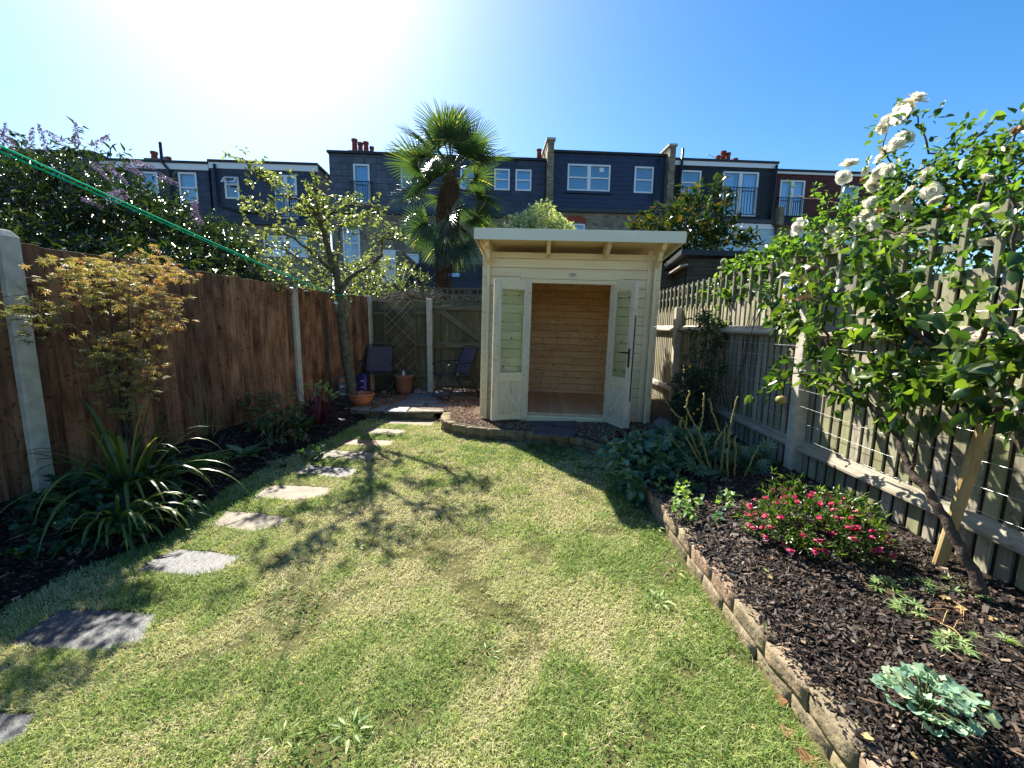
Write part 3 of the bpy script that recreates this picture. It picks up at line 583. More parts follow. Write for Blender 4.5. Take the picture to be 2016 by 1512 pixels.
for x in (-2.02, -1.1): MB().bb((x-.035, 8.08, 0), (x+.035, 8.15, 2.1)).build('post', 'greenx', tr, world=True)
# brush heap
mb = MB()
for i in range(520):
    x = random.uniform(-3.1, -1.75); zc = 1.62+.45*random.random()**.7*math.sin(max(.15, min(1, (x+3.3)/1.5))*math.pi*.7); a = random.uniform(-.5, .5); L = random.uniform(.15, .6)
    p = np.array([x, random.uniform(8.15, 8.7), zc]); d = nz([math.cos(a)*random.choice([-1, 1]), random.uniform(-.5, .5), math.sin(a)-.1]); q_ = unit(1)[0]*.05
    mb.tube([p-d*L/2, p+q_, p+d*L/2], random.uniform(.0025, .007), 4, False)
for k in range(120):
    x = random.uniform(-3.1, -1.8); mb.tube([(x, 8.4, 0), (x+.1, 8.4+random.uniform(-.2, .2), 1), (x+random.uniform(-.3, .3), 8.4, 1.9)], .008, 4, False)
tag(mb.build('brush_heap', 'twig', loc=(-2.4, 8.4, 0)), 'heap of dry pruned twigs piled behind the back fence', 'brush pile')

# arched trellis
at_ = thing('arched_trellis', 'arched wire trellis with diamond lattice on the back fence', 'trellis', (-2.32, 7.62, .13))
x0, x1, zc, rr = -2.60, -2.04, 1.63, .28; yy = 7.64
arc = [(x0, yy, .13), (x0, yy, .8)]+[(x0+rr-rr*math.cos(t), yy, zc+rr*math.sin(t)) for t in np.linspace(0, math.pi, 17)]+[(x1, yy, .8), (x1, yy, .13)]
MB().tube(arc, .009, 6).build('frame', 'twig', at_, world=True, smooth=True)
mb = MB()
inside = lambda x, z: x0 < x < x1 and .15 < z < zc+math.sqrt(max(0, rr*rr-(x-x0-rr)**2))
for s in (1, -1):
    for c in np.arange(-2.5, 3.2, .065):
        pts = [(x, z) for x in np.linspace(x0, x1, 57) for z in [c+s*(x-x0)] if inside(x, z)]
        if len(pts) > 2: mb.tube([(pts[0][0], yy+s*.006, pts[0][1]), (pts[-1][0], yy+s*.006, pts[-1][1])], .0042, 4, False)
mb.build('lattice', 'twig', at_, world=True)

# ------------------------------------------------------------------ right fence
random.seed(5)
rf = thing('weathered_fence', 'grey green weathered board fence with rails and trellis top along the right bed', 'fence', (2.3, 3.5, .18))
RY = [-.6, 1.7, 3.5, 6.45, 7.9]
for a, b in zip(RY[:-1], RY[1:]):
    mb = MB()
    y = a+.02
    while y < b-.02:
        w_ = .094*random.uniform(.92, 1.06); mb.box((2.335+random.uniform(-.002, .002), y+w_/2, .93), (.013, w_-.018, 1.50), np.array([[1, .07, 0], [-.07, 1, 0], [0, 0, 1]])); y += w_+.004
    mb.build('board_panel', 'grey', rf, world=True, bevel=.0015)
    MB().bb((2.349, a, .16), (2.357, b, 1.665)).build('shadow_gap_backing', 'darkw', rf, world=True)  # dark sheet behind the gaps, standing in for the boards' shadow lines
    MB().bb((2.28, a+.06, -.02), (2.325, b-.06, .17)).build('gravel_board', 'grey', rf, world=True, bevel=.004)
    for z in (1.37, .42):
        V = np.array([(2.326, 0, z+.055), (2.326, 0, z-.05), (2.262, 0, z-.025), (2.262, 0, z-.005)])
        A, B = V.copy(), V.copy(); A[:, 1] = a+.05; B[:, 1] = b-.05
        MB().add(np.concatenate([A, B]), [[0, 1, 2, 3], [7, 6, 5, 4], [0, 4, 5, 1], [1, 5, 6, 2], [2, 6, 7, 3], [3, 7, 4, 0]]).build('rail', 'greyy', rf, world=True, bevel=.004)
for y in RY[1:4]:
    MB().bb((2.235, y-.052, -.02), (2.33, y+.052, 1.72 if y < 6 else 1.69)).build('concrete_post', 'concrete', rf, world=True, bevel=.008)
# trellis on top
def trellis_run(y0, y1):
    mb = MB()
    for z in (1.70, 1.85, 1.99): mb.bb((2.335, y0, z-.02), (2.353, y1, z+.02))
    mb.build('trellis_rail', 'trel', rf, world=True, bevel=.002)
    mb = MB()
    for y in np.arange(y0+.05, y1, .178): mb.box((2.322, y, 1.845), (.022, .034, .37))
    mb.build('trellis_slats', 'trel', rf, world=True, bevel=.003)
trellis_run(.2, 5.15); trellis_run(5.3, 7.85)
MB().bb((2.31, 5.17, 1.0), (2.38, 5.25, 2.10)).bb((2.29, 5.15, 2.10), (2.40, 5.27, 2.125)).build('trellis_post', 'trel', rf, world=True, bevel=.006)
MB().add(IC3[0]*.045+np.array([2.345, 5.21, 2.175]), IC3[1]).build('ball_finial', 'trel', rf, world=True, smooth=True)
MB().bb((2.345, 3.45, 1.0), (2.425, 3.53, 2.12)).build('trellis_post', 'trel', rf, world=True, bevel=.006)
for z in (.53, .65, .78, .91, 1.04, 1.16, 1.26, 1.5):
    for a, b in ((3.5, 6.2), (1.7, 3.5), (.2, 1.7)):
        mid = ((2.20+random.uniform(-.01, .01)), (a+b)/2, z-.012*random.random())
        MB().tube(spline([(2.228, a+.03, z), mid, (2.228, b-.03, z)], 8), .0013, 5, False).build('wire', 'wire', rf, world=True, smooth=True)

# neighbour's dark shed beyond the fence
ns = thing('dark_shed', 'dark timber shed with black felt roof edge beyond the right fence', 'shed', (4.2, 9, 0))
mb = MB()
for z in np.arange(.1, 2.62, .15): mb.box((4.55, 8.05, z+.075), (3.2, .03, .147), np.array([[1, 0, 0], [0, .99, .1], [0, -.1, .99]]))
mb.build('front_boards', 'darkw', ns, world=True)
mb = MB()
for z in np.arange(.1, 2.55, .15): mb.bb((2.93, 8.1, z), (2.96, 10.2, z+.145))
mb.build('side_boards', 'darkw', ns, world=True)
mb = MB(); V = [(2.78, 7.9, 2.80), (6.3, 7.9, 2.72), (6.3, 10.4, 2.40), (2.78, 10.4, 2.45)]; V2 = [(x, y, z-.1) for x, y, z in V]
mb.add(V+V2, [[0, 1, 2, 3], [7, 6, 5, 4], [0, 4, 5, 1], [1, 5, 6, 2], [2, 6, 7, 3], [3, 7, 4, 0]]).build('roof', 'felt', ns, world=True, bevel=.01)
mb = MB(); mb.box((2.86, 9.0, 2.42), (.14, 2.1, .03), np.array([[1, 0, 0], [0, 1, 0], [.2, -.1, 1]])); mb.build('ledge_board', 'greyy', ns, world=True)
mb = MB()
for z in np.arange(.1, 2.35, .16): mb.bb((2.5, 8.62, z), (3.0, 8.65, z+.155))
mb.build('side_panel', 'darkw', ns, world=True)
# insect house on the fence post
ih = thing('insect_house', 'small wooden insect house with a pitched roof and drilled front on the fence post', 'insect house', (2.20, 3.52, 1.62), R(8))
MB().bb((-.075, -.09, .02), (.075, .09, .20)).build('body', 'pinex', ih, bevel=.003)
MB().bb((-.088, -.07, .04), (-.077, .07, .18)).build('front_plate', 'white', ih, bevel=.002)
mb = MB()
for i in range(4):
    for j in range(4): mb.bb((-.0925, -.055+i*.031, .055+j*.031), (-.0885, -.043+i*.031, .067+j*.031))
mb.build('drilled_holes', 'black', ih)
MB().bar((-.11, 0, .19), (.0, 0, .275), .25, .014, (0, 0, 1)).build('roof', 'greyy', ih)
MB().bar((.11, 0, .19), (.0, 0, .28), .25, .014, (0, 0, 1)).build('roof', 'greyy', ih)

# ------------------------------------------------------------------ summerhouse
SH = thing('summerhouse', 'new cream painted timber garden shed with open glazed double doors', 'shed', (-.585, 5.40, .165))
SH.rotation_euler = (0, R(1.1), R(-1.6))
WD, DP, HT, BH = 2.18, 1.9, 2.21, .1135
U0, U1, OT, OB = .60, 1.60, 1.775, .085         # door opening
random.seed(2)
def logwall(name, ua, ub, z0, z1, y, mat='creamx'):
    mb = MB(); z = z0
    while z < z1-.01: mb.bb((ua, y, z+.0018), (ub, y+.035, min(z+BH, z1)-.0018)); z += BH
    return mb.build(name, mat, SH, bevel=.007)
logwall('front_wall', .04, U0-.05, .03, .03+BH*16, 0); logwall('front_wall', U1+.05, WD-.04, .03, .03+BH*16, 0)
logwall('front_wall', .04, WD-.04, .03+BH*16, HT-.06, 0)
logwall('back_wall', .06, WD-.06, .03, HT-.17, DP-.04, 'pinex')
MB().bb((.05, DP-.004, .03), (WD-.05, DP+.006, HT-.14)).build('back_sun_block', 'creamx', SH)  # unseen slab added to stop sun leaking between the back boards
MB().bb((.0825, .05, .03), (.0895, DP-.05, 2.1)).build('side_sheathing', 'creamy', SH) if 0 else None
def sidewall(x, xi, nm='side_wall'):
    mb = MB(); z = .03
    while z < 2.0: mb.bb((x, .0-.055, z+.0012), (x+.035, DP+.05, min(z+BH, HT-.02 if z > 1.9 else 3)-.0012)); z += BH
    mb.build(nm, 'creamy', SH, bevel=.005)
    mb = MB(); z = .09
    while z < 2.0: mb.bb((xi, .06, z+.001), (xi+.008, DP-.05, z+BH-.001)); z += BH
    mb.build('inner_lining', 'piney', SH, bevel=.003)
sidewall(.045, .082); sidewall(WD-.08, WD-.092)
# projecting log ends + corner trims
for x in (-.02, WD-.045):
    mb = MB(); z = .03
    while z < 2.05: mb.bb((x, .001, z+.0015), (x+.063, .034, min(z+BH, HT-.03)-.0015)); z += BH
    mb.build('log_ends', 'creamx', SH, bevel=.004)
MB().bb((.043, -.075, .02), (.083, -.056, HT-.02)).build('corner_trim', 'creamz', SH, bevel=.003)
MB().bb((WD-.083, -.075, .02), (WD-.043, -.056, HT-.02)).build('corner_trim', 'creamz', SH, bevel=.003)
MB().bb((WD-.155, -.016, .05), (WD-.10, -.001, HT-.02)).build('corner_trim', 'creamz', SH, bevel=.003)
mb = MB()
for i in range(22): x = .05+i*(WD-.1)/22; mb.bb((x+.001, .045, .085), (x+(WD-.1)/22-.001, DP-.045, .105))
mb.build('floor', 'piney', SH, bevel=.003)
MB().bb((.09, DP-.06, .105), (WD-.1, DP-.045, .145)).build('skirting', 'piney', SH, bevel=.003)
MB().bb((0.02, .0, -.04), (WD-.02, DP, .028)).build('base_frame', 'creamx', SH, bevel=.004)
# door frame
MB().bb((U0-.062, -.03, .03), (U0, .055, OT+.05)).build('door_jamb', 'creamz', SH, bevel=.003)
MB().bb((U1, -.03, .03), (U1+.062, .055, OT+.05)).build('door_jamb', 'creamz', SH, bevel=.003)
MB().bb((U0+.001, -.028, OT), (U1-.001, .055, OT+.048)).bb((U0-.065, -.034, OT+.051), (U1+.065, .04, OT+.064)).build('door_head', 'creamx', SH, bevel=.003)
MB().bb((U0-.08, -.055, .0), (U1+.08, .05, .055)).bb((U0+.001, -.035, .056), (U1-.001, .05, .084)).build('door_sill', 'creamx', SH, bevel=.004)
MB().bb((U0-.14, -.012, OT+.0655), (U1+.14, -.0015, OT+.155)).bb((U0-.14, -.012, 1.55), (U0-.125, -.0015, OT+.064)).build('lintel_board', 'creamx', SH, bevel=.002)
# oval badge
a = np.linspace(0, 2*np.pi, 25)[:-1]; V = np.concatenate([np.stack([.045*np.cos(a), 0*a-.013, .024*np.sin(a)], 1), np.stack([.042*np.cos(a), 0*a-.019, .021*np.sin(a)], 1)])+np.array([1.115, 0, 1.885])
MB().add(V, [[i, (i+1) % 24, (i+1) % 24+24, i+24] for i in range(24)]+[[24+i for i in range(24)]]).build('badge', 'badge', SH)
# roof
def prism(mb, P0, P1, Q0, Q1): pass
rt = HT+.12
mb = MB(); xa, xb, ya, yb, zf, zb = -.07, 2.32, -.42, DP+.2, 2.335, 2.12
top = [(xa, ya, zf), (xb, ya, zf), (xb, yb, zb), (xa, yb, zb)]
nb = 14
for i in range(nb):      # roof boards running across
    t0, t1 = i/nb, (i+1)/nb; y0_, y1_ = ya+.03+(yb-ya-.03)*t0, ya+.03+(yb-ya-.03)*t1; z0_, z1_ = zf+(zb-zf)*t0, zf+(zb-zf)*t1
    mb.add([(xa+.02, y0_+.001, z0_-.055), (xb-.02, y0_+.001, z0_-.055), (xb-.02, y1_-.001, z1_-.055), (xa+.02, y1_-.001, z1_-.055), (xa+.02, y0_+.001, z0_-.037), (xb-.02, y0_+.001, z0_-.037), (xb-.02, y1_-.001, z1_-.037), (xa+.02, y1_-.001, z1_-.037)],
           [[3, 2, 1, 0], [4, 5, 6, 7], [0, 1, 5, 4], [1, 2, 6, 5], [2, 3, 7, 6], [3, 0, 4, 7]])
mb.build('roof_boards', 'creamx', SH)
mb = MB(); mb.add([(xa+.01, ya+.01, zf-.02), (xb-.01, ya+.01, zf-.02), (xb-.01, yb, zb-.02), (xa+.01, yb, zb-.02)], [[0, 1, 2, 3]]).build('roof_felt', 'felt', SH)
MB().bb((xa, ya-.02, zf-.125), (xb, ya, zf+.0)).build('fascia', 'fascia', SH, bevel=.003)
for x in (xa, xb-.018):
    MB().add([(x, ya+.001, zf-.115), (x+.018, ya+.001, zf-.115), (x+.018, yb, zb-.115), (x, yb, zb-.115), (x, ya+.001, zf), (x+.018, ya+.001, zf), (x+.018, yb, zb), (x, yb, zb)],
             [[3, 2, 1, 0], [4, 5, 6, 7], [0, 1, 5, 4], [1, 2, 6, 5], [2, 3, 7, 6], [3, 0, 4, 7]]).build('barge_board', 'fascia', SH)
for x in (.045, .775, 1.475, WD-.085):      # rafters with shaped ends
    hh = .125; P = [(-.36, 2.265), (-.36, 2.21), (-.20, 2.1), (DP-.03, 1.95), (DP-.03, 2.065)]
    if x in (.045, WD-.085): P = [(-.36, 2.265), (-.36, 2.215), (-.33, 2.16), (-.24, 2.13), (-.22, 2.09), (-.2, 2.05), (-.06, 1.97), (-.056, 2.24)]
    V = [(x, y, z) for y, z in P]+[(x+.045, y, z) for y, z in P]; k = len(P)
    MB().add(V, [list(range(k)), [2*k-1-i for i in range(k)]]+[[i+k, (i+1) % k+k, (i+1) % k, i] for i in range(k)]).build('rafter', 'creamy', SH)
# doors (local: hinge on z axis, leaf along +x, face -y)
def door(hinge_u, ang, mirror):
    d = MB(); sx = -1 if mirror else 1; W_, H_, T_, S_ = .495, 1.735, .042, .088
    def b(x0, x1, z0, z1, y0=0, y1=T_): 
        if mirror: x0, x1 = -x1, -x0
        return (x0, y0, z0), (x1, y1, z1)
    d.bb(*b(0, S_, 0, H_)).bb(*b(W_-S_, W_, 0, H_)); ob = d.build('door', 'doorw', SH, bevel=.003)
    ob.location = (hinge_u, -.033, .045); ob.rotation_euler = (0, 0, ang)
    for z0, z1 in ((0, .085), (.50, .60), (H_-.095, H_)): MB().bb(*b(S_+.0005, W_-S_-.0005, z0, z1, .001, T_-.001)).build('door_rail', 'creamx', ob, bevel=.003)
    p = MB(); n_ = 4; pw = (W_-2*S_)/n_
    for i in range(n_): p.bb(*b(S_+i*pw+.001, S_+(i+1)*pw-.001, .086, .499, .014, .028))
    p.build('lower_panel', 'doorw', ob, bevel=.003)
    q0, q1 = ((S_+.01)*sx, .12), ((W_-S_-.01)*sx, .46)
    MB().bar((q0[0], .021, q0[1]), (q1[0], .021, q1[1]), .055, .036, (0, 1, 0)).build('brace', 'doorw', ob, bevel=.002)
    gl = MB().bb(*b(S_+.001, W_-S_-.001, .601, H_-.096, .018, .023)).build('glass_pane', 'sglass', ob)
    bd = MB()
    for y_ in (.004, .0245):
        for (u0, u1, z0, z1) in ((S_, S_+.012, .6, H_-.095), (W_-S_-.012, W_-S_, .6, H_-.095), (S_+.0125, W_-S_-.0125, .6, .612), (S_+.0125, W_-S_-.0125, H_-.107, H_-.095)): bd.bb(*b(u0+.0006, u1-.0006, z0+.0006, z1-.0006, y_, y_+.0125))
    bd.build('glazing_bead', 'doorw', ob)
    for (fx, fz) in ((.18, .08), (.8, .08), (.22, .93), (.8, .93), (.5, .42)):
        X_, Z_ = (S_+fx*(W_-2*S_))*sx, .6+fz*(H_-.7); MB().bb((X_-.006, .012, Z_-.008), (X_+.006, .0175, Z_+.008)).bb((X_-.006, .0235, Z_-.008), (X_+.006, .029, Z_+.008)).build('glazing_pad', 'black', ob)
    return ob
dl = door(U0-.004, R(-26), False); dl.rotation_euler = (0, 0, R(180+26)); 
dr = door(U1+.004, R(-67), False); dr.rotation_euler = (0, 0, R(-67))
hx = .495-.044
MB().bb((hx-.016, -.008, .75), (hx+.016, -.0005, .97)).build('handle_plate', 'black', dr, bevel=.003)
MB().tube([(hx, -.004, .92), (hx, -.05, .92), (hx-.02, -.055, .92), (hx-.11, -.055, .915)], .009, 8).build('handle', 'black', dr, smooth=True)
MB().bb((.4952, .012, .35), (.4975, .028, 1.35)).build('lock_strip', 'black', dr)
for ob, zs in ((dl, (.25, 1.5)), (dr, (.25, 1.5))):
    for z in zs: MB().tube([(-.004, .0, z), (-.004, .0, z+.07)], .006, 8).build('hinge', 'wire', ob)

# slate steps, boulder by shed
for pts, zt, lb in (([(1050, 829), (1135, 828), (1137, 837), (1050, 839)], .185, 'dark slate slab right against the shed sill'), ([(1048, 840), (1070, 838), (1137, 848), (1128, 858), (1048, 853)], .195, 'larger slate slab on the curved wall in front of the shed')):
    P = np.array([gz(a, b, zt) for a, b in pts]); c = P.mean(0)
    tag(MB().slab(P, .025, .5).build('slate_slab', 'slab', loc=(c[0], c[1], zt-.02)), lb, 'slab', 'slate slabs in front of the shed')
def rock(name, c, r, label, cat, mat='boulder', group=None, seed=0):
    V = IC3[0].copy(); V = V+np.array([mnoise.noise_vector(Vector(v*1.3+np.array([seed]*3)))[:] for v in V])*.28; V = V*np.array(r)
    V[:, 2] = np.maximum(V[:, 2], -r[2]*.55)
    return tag(MB().add(V+np.array([0, 0, r[2]*.5]), IC3[1]).build(name, mat, smooth=True), label, cat, group), None
o, _ = rock('boulder', None, (.125, .10, .085), 'rounded grey boulder with a dark hollow beside the shed corner', 'boulder'); o.location = (1.66, 4.98, .165)
for i, (x, y, s, lb) in enumerate(((-1.98, 7.5, .075, 'pale rounded rock left of the gate post'), (-1.86, 7.46, .055, 'smaller rock touching the pale one by the gate post'), (-2.62, 7.5, .05, 'cobble under the left folding chair, left one'), (-2.45, 7.52, .045, 'cobble under the left folding chair, right one'))):
    o, _ = rock('rock', None, (s*1.2, s, s*.8), lb, 'rock', 'boulder', 'loose rocks by the back fence', i*3.1); o.location = (x, y, .13)
# patio pavers
PV = [([(780, 990), (920, 955), (1240, 960), (1205, 1000)], 'wide paver at the patio front left'), ([(1255, 1000), (1290, 970), (1720, 990), (1690, 1025)], 'long pale paver nearest the shed corner'), ([(905, 948), (1010, 922), (1440, 932), (1400, 955)], 'paver in the second patio row'),
 ([(1000, 905), (1060, 868), (1270, 866), (1400, 885), (1380, 915)], 'paver under the front feet of the right chair'), ([(1210, 862), (1270, 812), (1480, 815), (1500, 850), (1350, 872)], 'dark paver in front of the gate post'), ([(1500, 845), (1560, 815), (1880, 825), (1880, 850)], 'paver in front of the gate'),
 ([(1040, 858), (1100, 815), (1200, 812), (1200, 850)], 'small paver by the pale rocks'), ([(1740, 985), (1790, 925), (1890, 912), (1890, 985)], 'paver cut off by the shed wall'), ([(550, 1048), (720, 998), (800, 1002), (720, 1050)], 'dark paver beside the terracotta bowl'),
 ([(720, 1062), (810, 1012), (1060, 1015), (1010, 1068)], 'sunlit grey paver on the step edge'), ([(1022, 1070), (1070, 1020), (1300, 1020), (1500, 1030), (1470, 1068)], 'sunlit brown paver on the step edge')]
for i, (pts, lb) in enumerate(PV):
    P = np.array([gz(640+a/6.3, 640+b/6.3, .14) for a, b in pts]); c = P.mean(0)
    tag(MB().slab(P, .03, .5).build('paving_slab', 'slabw' if i == 10 else 'paver', loc=(c[0], c[1], .12)), lb, 'paver', 'pavers of the back patio')
P = np.array([gz(640+a/6.3, 640+b/6.3, .15) for a, b in [(310, 1040), (370, 1000), (570, 1000), (530, 1058)]]); c = P.mean(0)
tag(MB().slab(P, .06, .5).build('paving_slab', 'slabw', loc=(c[0], c[1], .1)), 'rough stone slab under the terracotta bowl', 'paver')

# ------------------------------------------------------------------ folding chairs
def chair(loc, rz, label):
    c = thing('folding_chair', label, 'chair', loc, rz, 'folding garden chairs on the patio'); hw = .262; r = .0095
    for s in (-1, 1):
        MB().tube([(s*hw, -.02, .605), (s*hw, -.16, .3), (s*hw, -.30, .01)], r, 8).build('leg', 'black', c, smooth=True)
        MB().tube([(s*hw, .06, .605), (s*hw, .2, .3), (s*hw, .34, .01)], r, 8).build('leg', 'black', c, smooth=True)
        MB().tube(spline([(s*(hw-.02), .24, .62), (s*hw, .1, .617), (s*(hw+.005), -.12, .62), (s*(hw+.01), -.25, .60), (s*(hw-.0), -.29, .57)], 4), .011, 8).build('armrest', 'black', c, smooth=True)
    for y_ in (-.295, .335): MB().tube([(-hw, y_, .02), (hw, y_, .02)], .008, 6).build('foot_bar', 'black', c, smooth=True)
    w2 = .235
    MB().tube(spline([(-w2, .10, .36), (-w2, .2, .6), (-w2+.01, .285, .80), (-w2+.03, .31, .865), (0, .325, .885), (w2-.03, .31, .865), (w2-.01, .285, .80), (w2, .2, .6), (w2, .10, .36)], 5), .0095, 8).build('back_frame', 'black', c, smooth=True)
    MB().tube(spline([(-w2, .16, .37), (-w2, -.1, .40), (-w2, -.27, .425), (-w2+.03, -.3, .42), (w2-.03, -.3, .42), (w2, -.27, .425), (w2, -.1, .40), (w2, .16, .37)], 5), .0095, 8).build('seat_frame', 'black', c, smooth=True)
    def sling(pts, nm):
        P = spline(pts, 5); V = []; nx = 9
        for p in P:
            for u in np.linspace(-1, 1, nx): V.append((u*(w2-.004), p[1]+.02*(1-u*u)*(1 if nm == 'backrest' else 0), p[2]-.025*(1-u*u)*(0 if nm == 'backrest' else 1)))
        n_ = len(P); i = np.arange(n_-1)[:, None]*nx; j = np.arange(nx-1)[None]
        o = MB().add(V, np.stack([i+j, i+j+1, i+nx+j+1, i+nx+j], -1).reshape(-1, 4)).build(nm, 'fabric', c, smooth=True)
        s_ = o.modifiers.new('solid', 'SOLIDIFY'); s_.thickness = .004
    sling([(0, .115, .40), (0, .2, .6), (0, .285, .80), (0, .30, .845)], 'backrest'); sling([(0, .12, .375), (0, -.1, .40), (0, -.27, .425), (0, -.295, .42)], 'seat')
    return c
chair((-2.62, 7.26, .135), R(10), 'dark folding chair facing the camera in the fence corner')
chair((-1.22, 7.08, .145), R(-50), 'dark folding chair turned sideways in front of the gate')

# pots
bw = thing('terracotta_bowl', 'wide orange terracotta bowl with ribbed sides by the tree trunk', 'plant pot', (-2.54, 6.27, .152))
MB().lathe([(.0, 0), (.11, 0), (.125, .01), (.155, .06), (.16, .063), (.158, .068), (.175, .1), (.18, .103), (.178, .108), (.19, .145), (.2, .148), (.203, .175), (.198, .178), (.186, .175), (.18, .14), (.15, .05), (0, .03)], (0, 0, 0), 40).build('bowl', 'terra', bw, smooth=True)
o = MB().lathe([(.0, 0), (.12, 0), (.15, .12), (.17, .30), (.185, .31), (.185, .35), (.165, .35), (.15, .30), (.0, .28)], (0, 0, 0), 32).build('terracotta_pot', 'olderr', smooth=True); o.location = (-2.22, 7.44, .135); tag(o, 'tall dull terracotta pot behind the left folding chair', 'plant pot')
o = MB().lathe([(0, 0), (.028, 0), (.03, .09), (.014, .12), (.012, .145), (0, .145)], (0, 0, 0), 16).build('spray_bottle', 'bagw', smooth=True); o.location = (-2.27, 7.32, .49); tag(o, 'pale bottle standing on the tall pot rim', 'bottle'); o.location = (-2.22, 7.44, .42)
# bags
def bag(loc, w_, h_, d_, mat, label, lean, rz, extra):
    b = thing('compost_bag', label, 'bag', loc, rz, 'plastic bags leaning by the tree trunk'); b.rotation_euler = (lean, 0, rz)
    V = RB_V.copy(); k = 1-np.clip(np.abs(V[:, 2])*2, 0, 1)**3*.7; V[:, 1] *= k; V[:, 0] *= 1-.15*np.clip(V[:, 2]*2, 0, 1)**4
    V = V*np.array([w_, d_, h_]); V += np.array([mnoise.noise_vector(Vector(v*16))[:] for v in V])*.02; V[:, 2] += h_/2
    MB().add(V, RB_F, .5).build('sack', mat, b, smooth=True)
    for (x, z, sx, sz, mt) in extra: MB().bb((x, -d_/2-.012, z), (x+sx, -d_/2+.002, z+sz), .5).build('print_patch', mt, b, bevel=.002)
bag((-2.93, 6.5, .14), .13, .42, .10, 'bagm', 'multicoloured plastic bag with orange top leaning left of the trunk', R(-6), R(20), [(-.04, .33, .08, .05, 'bagr'), (-.04, .24, .06, .025, 'bagw'), (-.03, .12, .07, .02, 'bagw')])
bag((-2.72, 6.75, .14), .17, .42, .11, 'bagp', 'purple plastic bag leaning right of the trunk', R(-6), R(0), [(.0, .30, .05, .02, 'bagw'), (.01, .2, .04, .015, 'bagw'), (-.01, .12, .05, .03, 'bagw')])
# ------------------------------------------------------------------ houses (local x along the row, y away from the garden)
PSI = R(5.5)
def house(u0, label, v=0):
    p = (math.cos(PSI)*u0-math.sin(PSI)*v, 20+math.sin(PSI)*u0+math.cos(PSI)*v, 0)
    return thing('terraced_house', label, 'house', p, PSI, 'terraced houses behind the gardens')
def wall_holes(mb, u0, u1, z0, z1, y0, y1, holes):
    us = sorted({u0, u1, *[h[0] for h in holes], *[h[2] for h in holes]}); zs = sorted({z0, z1, *[h[1] for h in holes], *[h[3] for h in holes]})
    us = [u for u in us if u0 <= u <= u1]; zs = [z for z in zs if z0 <= z <= z1]
    for i in range(len(us)-1):
        j = 0
        while j < len(zs)-1:
            uc = (us[i]+us[i+1])/2; free = lambda k: not any(h[0] < uc < h[2] and h[1] < (zs[k]+zs[k+1])/2 < h[3] for h in holes)
            if not free(j): j += 1; continue
            k = j
            while k+1 < len(zs)-1 and free(k+1): k += 1
            mb.bb((us[i], y0, zs[j]), (us[i+1], y1, zs[k+1])); j = k+1
def window(par, u0, z0, u1, z1, style='sash', curtain=0, rail=False, y=0., nm='window', back='dkroom'):
    fw = .07; a = MB(); ya, yb = y-.03, y+.06
    a.bb((u0, ya, z0), (u0+fw, yb, z1)).bb((u1-fw, ya, z0), (u1, yb, z1)).bb((u0+fw, ya+.001, z0), (u1-fw, yb, z0+fw)).bb((u0+fw, ya+.001, z1-fw), (u1-fw, yb, z1))
    zm = (z0+z1)/2; xm = (u0+u1)/2
    if style in ('sash', 'double'): a.bb((u0+fw, ya+.006, zm-.03), (u1-fw, yb-.01, zm+.03))
    if style in ('double', 'french'): a.bb((xm-.08, ya+.003, z0+fw), (xm+.08, yb-.005, z1-fw))
    if style == 'hopper':
        a.bb((u0+fw, ya+.006, z0+(z1-z0)*.62), (u1-fw, yb-.01, z0+(z1-z0)*.62+.07))
    o = a.build(nm, 'white', par)
    MB().bb((u0+fw*.5, y+.03, z0+fw*.5), (u1-fw*.5, y+.036, z1-fw*.5)).build('pane', 'wglass', o)
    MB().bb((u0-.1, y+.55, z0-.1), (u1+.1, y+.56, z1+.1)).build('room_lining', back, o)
    if style == 'hopper': 
        zt, zb = z1-.02, z0+(z1-z0)*.64; m = MB(); P = lambda x, t: (x, y-.035-.28*t, zt-(zt-zb)*math.sqrt(1-.08*t)*t)
        for (xa, xb, ta, tb) in ((u0+.02, u0+.09, 0, 1), (u1-.09, u1-.02, 0, 1), (u0+.091, u1-.091, 0, .15), (u0+.091, u1-.091, .85, 1)):
            q = [P(xa, ta), P(xb, ta), P(xb, tb), P(xa, tb)]; m.add(q+[(a_, b_-.04, c_) for a_, b_, c_ in q], [[0, 1, 2, 3], [7, 6, 5, 4], [0, 4, 5, 1], [1, 5, 6, 2], [2, 6, 7, 3], [3, 7, 4, 0]])
        m.build('open_sash', 'white', o)
    if curtain:
        n = 60; xs = np.linspace(u0+fw, u1-fw, n)
        if curtain == 1: segs = [(0, n)]
        else: segs = [(0, int(n*.36)), (int(n*.66), n)]
        m = MB()
        for s0, s1 in segs:
            x_ = xs[s0:s1]; yv = y+.16+.035*np.sin(x_*42)+.015*np.sin(x_*97); k = len(x_)
            V = np.concatenate([np.stack([x_, yv, np.full(k, z0+.05)], 1), np.stack([x_, yv, np.full(k, z1-.05)], 1)]); i = np.arange(k-1)
            m.add(V, np.stack([i, i+1, i+k+1, i+k], 1))
        m.build('curtain', 'curtain', o, smooth=True)
    if rail:
        zt = z0+(z1-z0)*rail; m = MB(); xa, xb = u0-.12, u1+.14
        m.bb((xa, y-.22, zt-.02), (xb, y-.19, zt+.02)).bb((xa, y-.22, z0+.02), (xb, y-.19, z0+.05))
        for x in np.arange(xa, xb+.01, (xb-xa)/14): m.bb((x-.009, y-.214, z0+.05), (x+.009, y-.196, zt-.02))
        for x in (xa, xb-.03): m.bb((x, y-.19, zt-.015), (x+.03, y-.001, zt+.015)).bb((x, y-.19, z0+.02), (x+.03, y-.001, z0+.05))
        m.build('balcony_rail', 'black', par)
    return o
